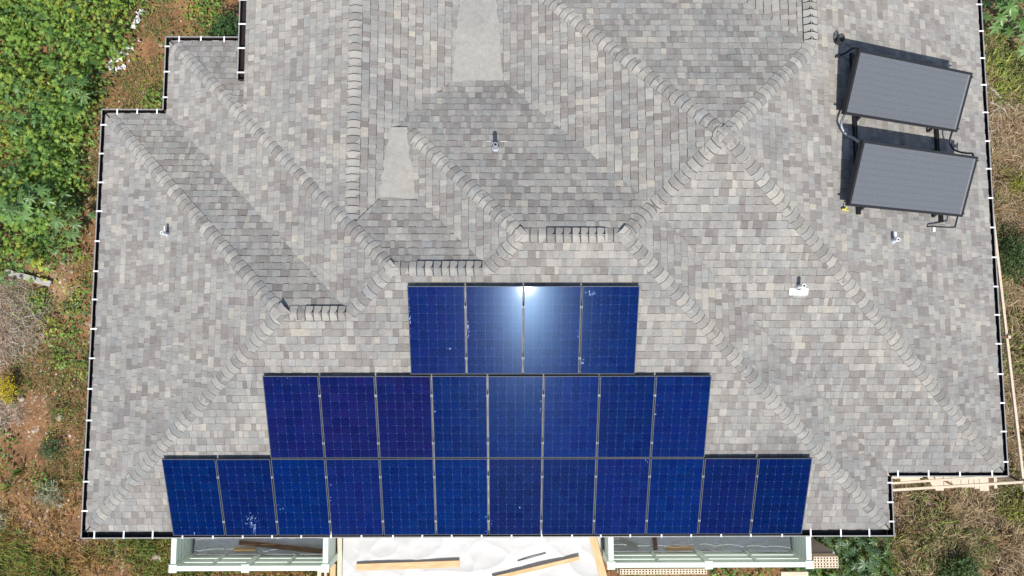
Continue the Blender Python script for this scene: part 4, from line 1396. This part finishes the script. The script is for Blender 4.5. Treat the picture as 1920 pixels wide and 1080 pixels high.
def left_low(x, y):
    return np.clip((.35 - y - .10*(x+11) + 1.2*(vnoise(x, y, .8, 52) - .5)) / 1.6, 0, 1) * (x < -3) * (.15 + .85 * np.clip((vnoise(x, y, 1.1, 51) - .2) * 2.2, 0, 1)) * ~in_house(x, y)
A_L = ((-18, -2.5), (-6, 7))
grass('orange_grass', left_low, 190000, A_L, (.07, .22), [(.36, .20, .065), (.31, .21, .065), (.25, .14, .05), (.38, .26, .10)], 'short orange brown grass at the lower left', lift=(0, .05))
grass('short_grass', lambda x, y: left_low(x, y + .25) * np.clip((vnoise(x, y, .75, 53) - .40) * 5, 0, 1) + .9*ell(x, y, -13.2, -2.6, 2.0, 1.0), 190000, A_L, (.08, .26), [(.15, .22, .035), (.11, .18, .03), (.22, .25, .05), (.085, .14, .03)], 'short green grass at the lower left', lift=(0, .05))
grass('grey_straw', lambda x, y: np.maximum(ell(x, y, -13.9, 4.4, 1.5, 1.5), .7*ell(x, y, -13.8, 1.9, .9, .5)), 30000, ((-17, -11), (.5, 7)), (.12, .34), [(.40, .34, .27), (.33, .27, .21), (.48, .42, .35), (.24, .19, .14)], 'pale grey matted straw at the left edge', STRAW_V, STRAW_T, (-.3, .3), lift=(0, .12), wide=.7)
grass('sparse_grass', lambda x, y: np.clip((x + 13.8) / .5, 0, 1) * (x < -8) * .9 * np.clip((vnoise(x, y, 1.1, 57) - np.where(y > 7.5, .25, .5)) * 4, 0, 1) * ~in_house(x, y), 70000, ((-14, -8), (-1, 14)), (.06, .18), [(.16, .18, .05), (.26, .22, .09), (.12, .15, .04)], 'sparse low grass on the bare strip beside the west gutter', lift=(0, .03))
grass('straw_heap', lambda x, y: np.maximum(ell(x, y, 10.75, -.55, .8, 1.0), ell(x, y, 13.9, 7.5, .5, 1.0)), 16000, ((9.4, 15), (-2, 9)), (.15, .4), [(.42, .32, .23), (.34, .25, .17), (.28, .20, .14), (.46, .37, .28)], 'heap of pale grey brown cut straw by the gutter corner', STRAW_V, STRAW_T, (-.4, .4), lift=(0, .25), wide=.45)
grass('grass_tuft', lambda x, y: np.maximum(ell(x, y, -12.15, -.25, .35, .35), ell(x, y, -13.6, -1.0, .4, .3)), 5200, ((-14.2, -11.5), (-1.6, .5)), (.15, .35), [(.38, .38, .26), (.30, .31, .20), (.22, .24, .13)], 'pale bunch grass tufts on the earth at the lower left', tilt=(-.1, .7), wide=.5)

# tussocks: bunched blades that stand up and shade the grass between them
def tussocks(name, dens, n, area, hr, rr_, per, cols, label):
    cx, cy = pick(*area, n, dens)
    pos, yaw, tilt, sc, col = [], [], [], [], []
    pal = np.array(cols)
    for x, y in zip(cx, cy):
        h = rng.uniform(*hr); r = rng.uniform(*rr_)
        th = rng.uniform(0, 6.28, per); q = r * .35 * np.sqrt(rng.random(per))
        px, py = x + q*np.cos(th), y + q*np.sin(th)
        pos.append(np.stack([px, py, np.full(per, float(ground_z(x, y)))], -1))
        yaw.append(th - math.pi/2 + rng.normal(0, .4, per)); tilt.append(rng.uniform(.15, 1.0, per))
        L = h * rng.uniform(.6, 1.2, per)
        sc.append(np.stack([L * .75, L, L], -1))
        col.append(pal[rng.integers(0, len(pal))][None] * rng.uniform(.6, 1.3, (per, 1)))
    scatter(name, BLADE_V, BLADE_T, np.concatenate(pos), np.concatenate(yaw), np.concatenate(tilt), np.concatenate(sc), np.concatenate(col), M_STRAW, label)
tussocks('dry_tussocks', lambda x, y: right_dry(x, y) * np.clip((vnoise(x, y, .6, 71) - .25) * 3, 0, 1), 2600, A_R, (.22, .5), (.15, .4), 42, [(.36, .25, .13), (.27, .18, .09), (.32, .21, .10), (.42, .32, .18), (.17, .18, .05), (.22, .14, .07)], 'dry brown and olive grass tussocks east of the house')
tussocks('green_tussocks', lambda x, y: left_low(x, y) * .8, 1500, A_L, (.14, .32), (.1, .3), 36, [(.15, .21, .04), (.30, .22, .07), (.11, .17, .03), (.36, .24, .08)], 'green and rusty grass tussocks at the lower left')

# chips of stone and dry leaves on the bare earth
CH_V = [(-.5, -.3, 0), (.4, -.45, .05), (.55, .25, .02), (-.1, .5, .08), (-.55, .2, .03), (0, 0, .30)]
CH_T = [(0, 1, 5), (1, 2, 5), (2, 3, 5), (3, 4, 5), (4, 0, 5)]
def bare(x, y):
    d = np.maximum(np.clip((x + 13.9) / .5, 0, 1) * (x < -8) * (y < 7.5), .5 * (x > -11.8) * (x < -7) * (y >= 7.5))
    return d * (.12 + .88 * vnoise(x, y, 1.3, 61) ** 2) * ~in_house(x, y)
x, y = pick((-15, -7), (-4, 15), 42000, bare)
k = len(x)
cc = np.array([(.42, .33, .23), (.50, .43, .34), (.30, .20, .12), (.36, .27, .19), (.20, .11, .06)])[rng.integers(0, 5, k)] * rng.uniform(.7, 1.2, (k, 1))
scatter('stone_chips', CH_V, CH_T, np.stack([x, y, ground_z(x, y)], -1), rng.uniform(0, 6.28, k), rng.uniform(-.2, .2, k), rng.gamma(2.0, .014, k) + .010, cc, M_STRAW, 'pale stone chips and dry leaves littering the reddish earth')

for k, (x, y, r, lb) in enumerate([(-9.25, -1.95, .17, 'large pale rock in the grass beside the left balcony'), (-9.72, -1.85, .13, 'reddish rock left of the large pale rock'), (-10.55, -1.95, .09, 'small pale rock in the grass below the gutter corner'),
                                   (-12.1, 1.75, .10, 'pale rock on the bare earth left of the west gutter'), (-11.95, -.55, .11, 'pale rock below the bunch grass tuft'), (-13.2, 2.25, .10, 'white stone beside the yellow bush')]):
    o = add('rock', rock_mesh('rock', M_ROCK if k not in (0, 5) else M_WHITEROCK if 'M_WHITEROCK' in globals() else M_ROCK, r, 70 + k), None, Matrix.Translation((x, y, float(ground_z(x, y)) + r*.25)))
    tag(o, lb, 'rock')
plank('weathered_board', (-13.75, 5.72, float(ground_z(-13.3, 5.5)) + .10), (-12.5, 5.38, float(ground_z(-12.9, 5.5)) + .08), .16, .04, M_GREY, 'grey weathered board lying in straw at the edge of the thicket', 'board')
# white crumpled debris beside the thicket, dead branches by the east gutter
def rubble(x, y, rx, ry, n, label, seed, ang=0.0):
    e = empty('debris_heap', (x, y, float(ground_z(x, y))))
    tag(e, label, 'debris')
    rs_ = np.random.default_rng(seed)
    for q in range(n):
        a, b = rs_.normal(0, rx/2), rs_.normal(0, ry/2)
        px, py = x + a*math.cos(ang) - b*math.sin(ang), y + a*math.sin(ang) + b*math.cos(ang)
        m = MB()
        w = rs_.uniform(.05, .14); h = rs_.uniform(.05, .16)
        cs = [Vector((rs_.uniform(-1, 1)*w, rs_.uniform(-1, 1)*w, rs_.uniform(-.3, 1)*h)) for _ in range(5)]
        g0 = Vector((px, py, float(ground_z(px, py)) + .05))
        for t_ in ((0, 1, 2), (1, 3, 2), (2, 3, 4), (0, 2, 4), (0, 3, 1)):
            m.poly([g0 + cs[k_] for k_ in t_])
        m.build('scrap', M_WHITE, e)
rubble(-10.95, 11.75, .35, .75, 26, 'heap of white crumpled scraps on the earth beside the thicket', 4, -.5)
rubble(-10.3, 13.3, .18, .7, 18, 'white crumpled scraps at the top edge beside the thicket', 5, -.3)
br = [((13.45, 11.2), (14.5, 10.2), .045), ((13.6, 10.6), (14.3, 10.1), .03), ((13.5, 10.1), (14.2, 10.55), .025), ((13.5, 9.6), (14.1, 9.9), .02), ((13.8, 10.9), (14.0, 9.7), .02)]
e = empty('dead_branches', (13.9, 10.3, GZ)); tag(e, 'tangle of grey dead branches beyond the east gutter', 'branches')
for (a, b, r) in br:
    pts = []
    for q in range(6):
        f = q / 5
        x, y = a[0]*(1-f) + b[0]*f + random.uniform(-.06, .06), a[1]*(1-f) + b[1]*f + random.uniform(-.06, .06)
        pts.append((x, y, float(ground_z(x, y)) + .12 + .10*math.sin(3*f)))
    m = MB(); m.tube(smooth_path(pts, 3), [r * (1 - .6*q/15) for q in range(16)], 7); m.build('branch', M_GREY, e, smooth=True)
for k, (x, y) in enumerate([(10.1, -.1), (13.65, 5.0)]):
    m = MB()
    for q in range(9):
        c = Vector((x + rng.normal(0, .06), y + rng.normal(0, .10), float(ground_z(x, y)) + .18 + rng.uniform(0, .05)))
        m.poly([c + Vector((rng.uniform(-.06, .06), rng.uniform(-.06, .06), rng.uniform(-.02, .03))) for _ in range(4)])
    tag(m.build('white_rag', M_WHITE), ['white torn rag in the weeds below the inner gutter corner', 'small white scrap in the dry grass beside the east pole'][k], 'rag')
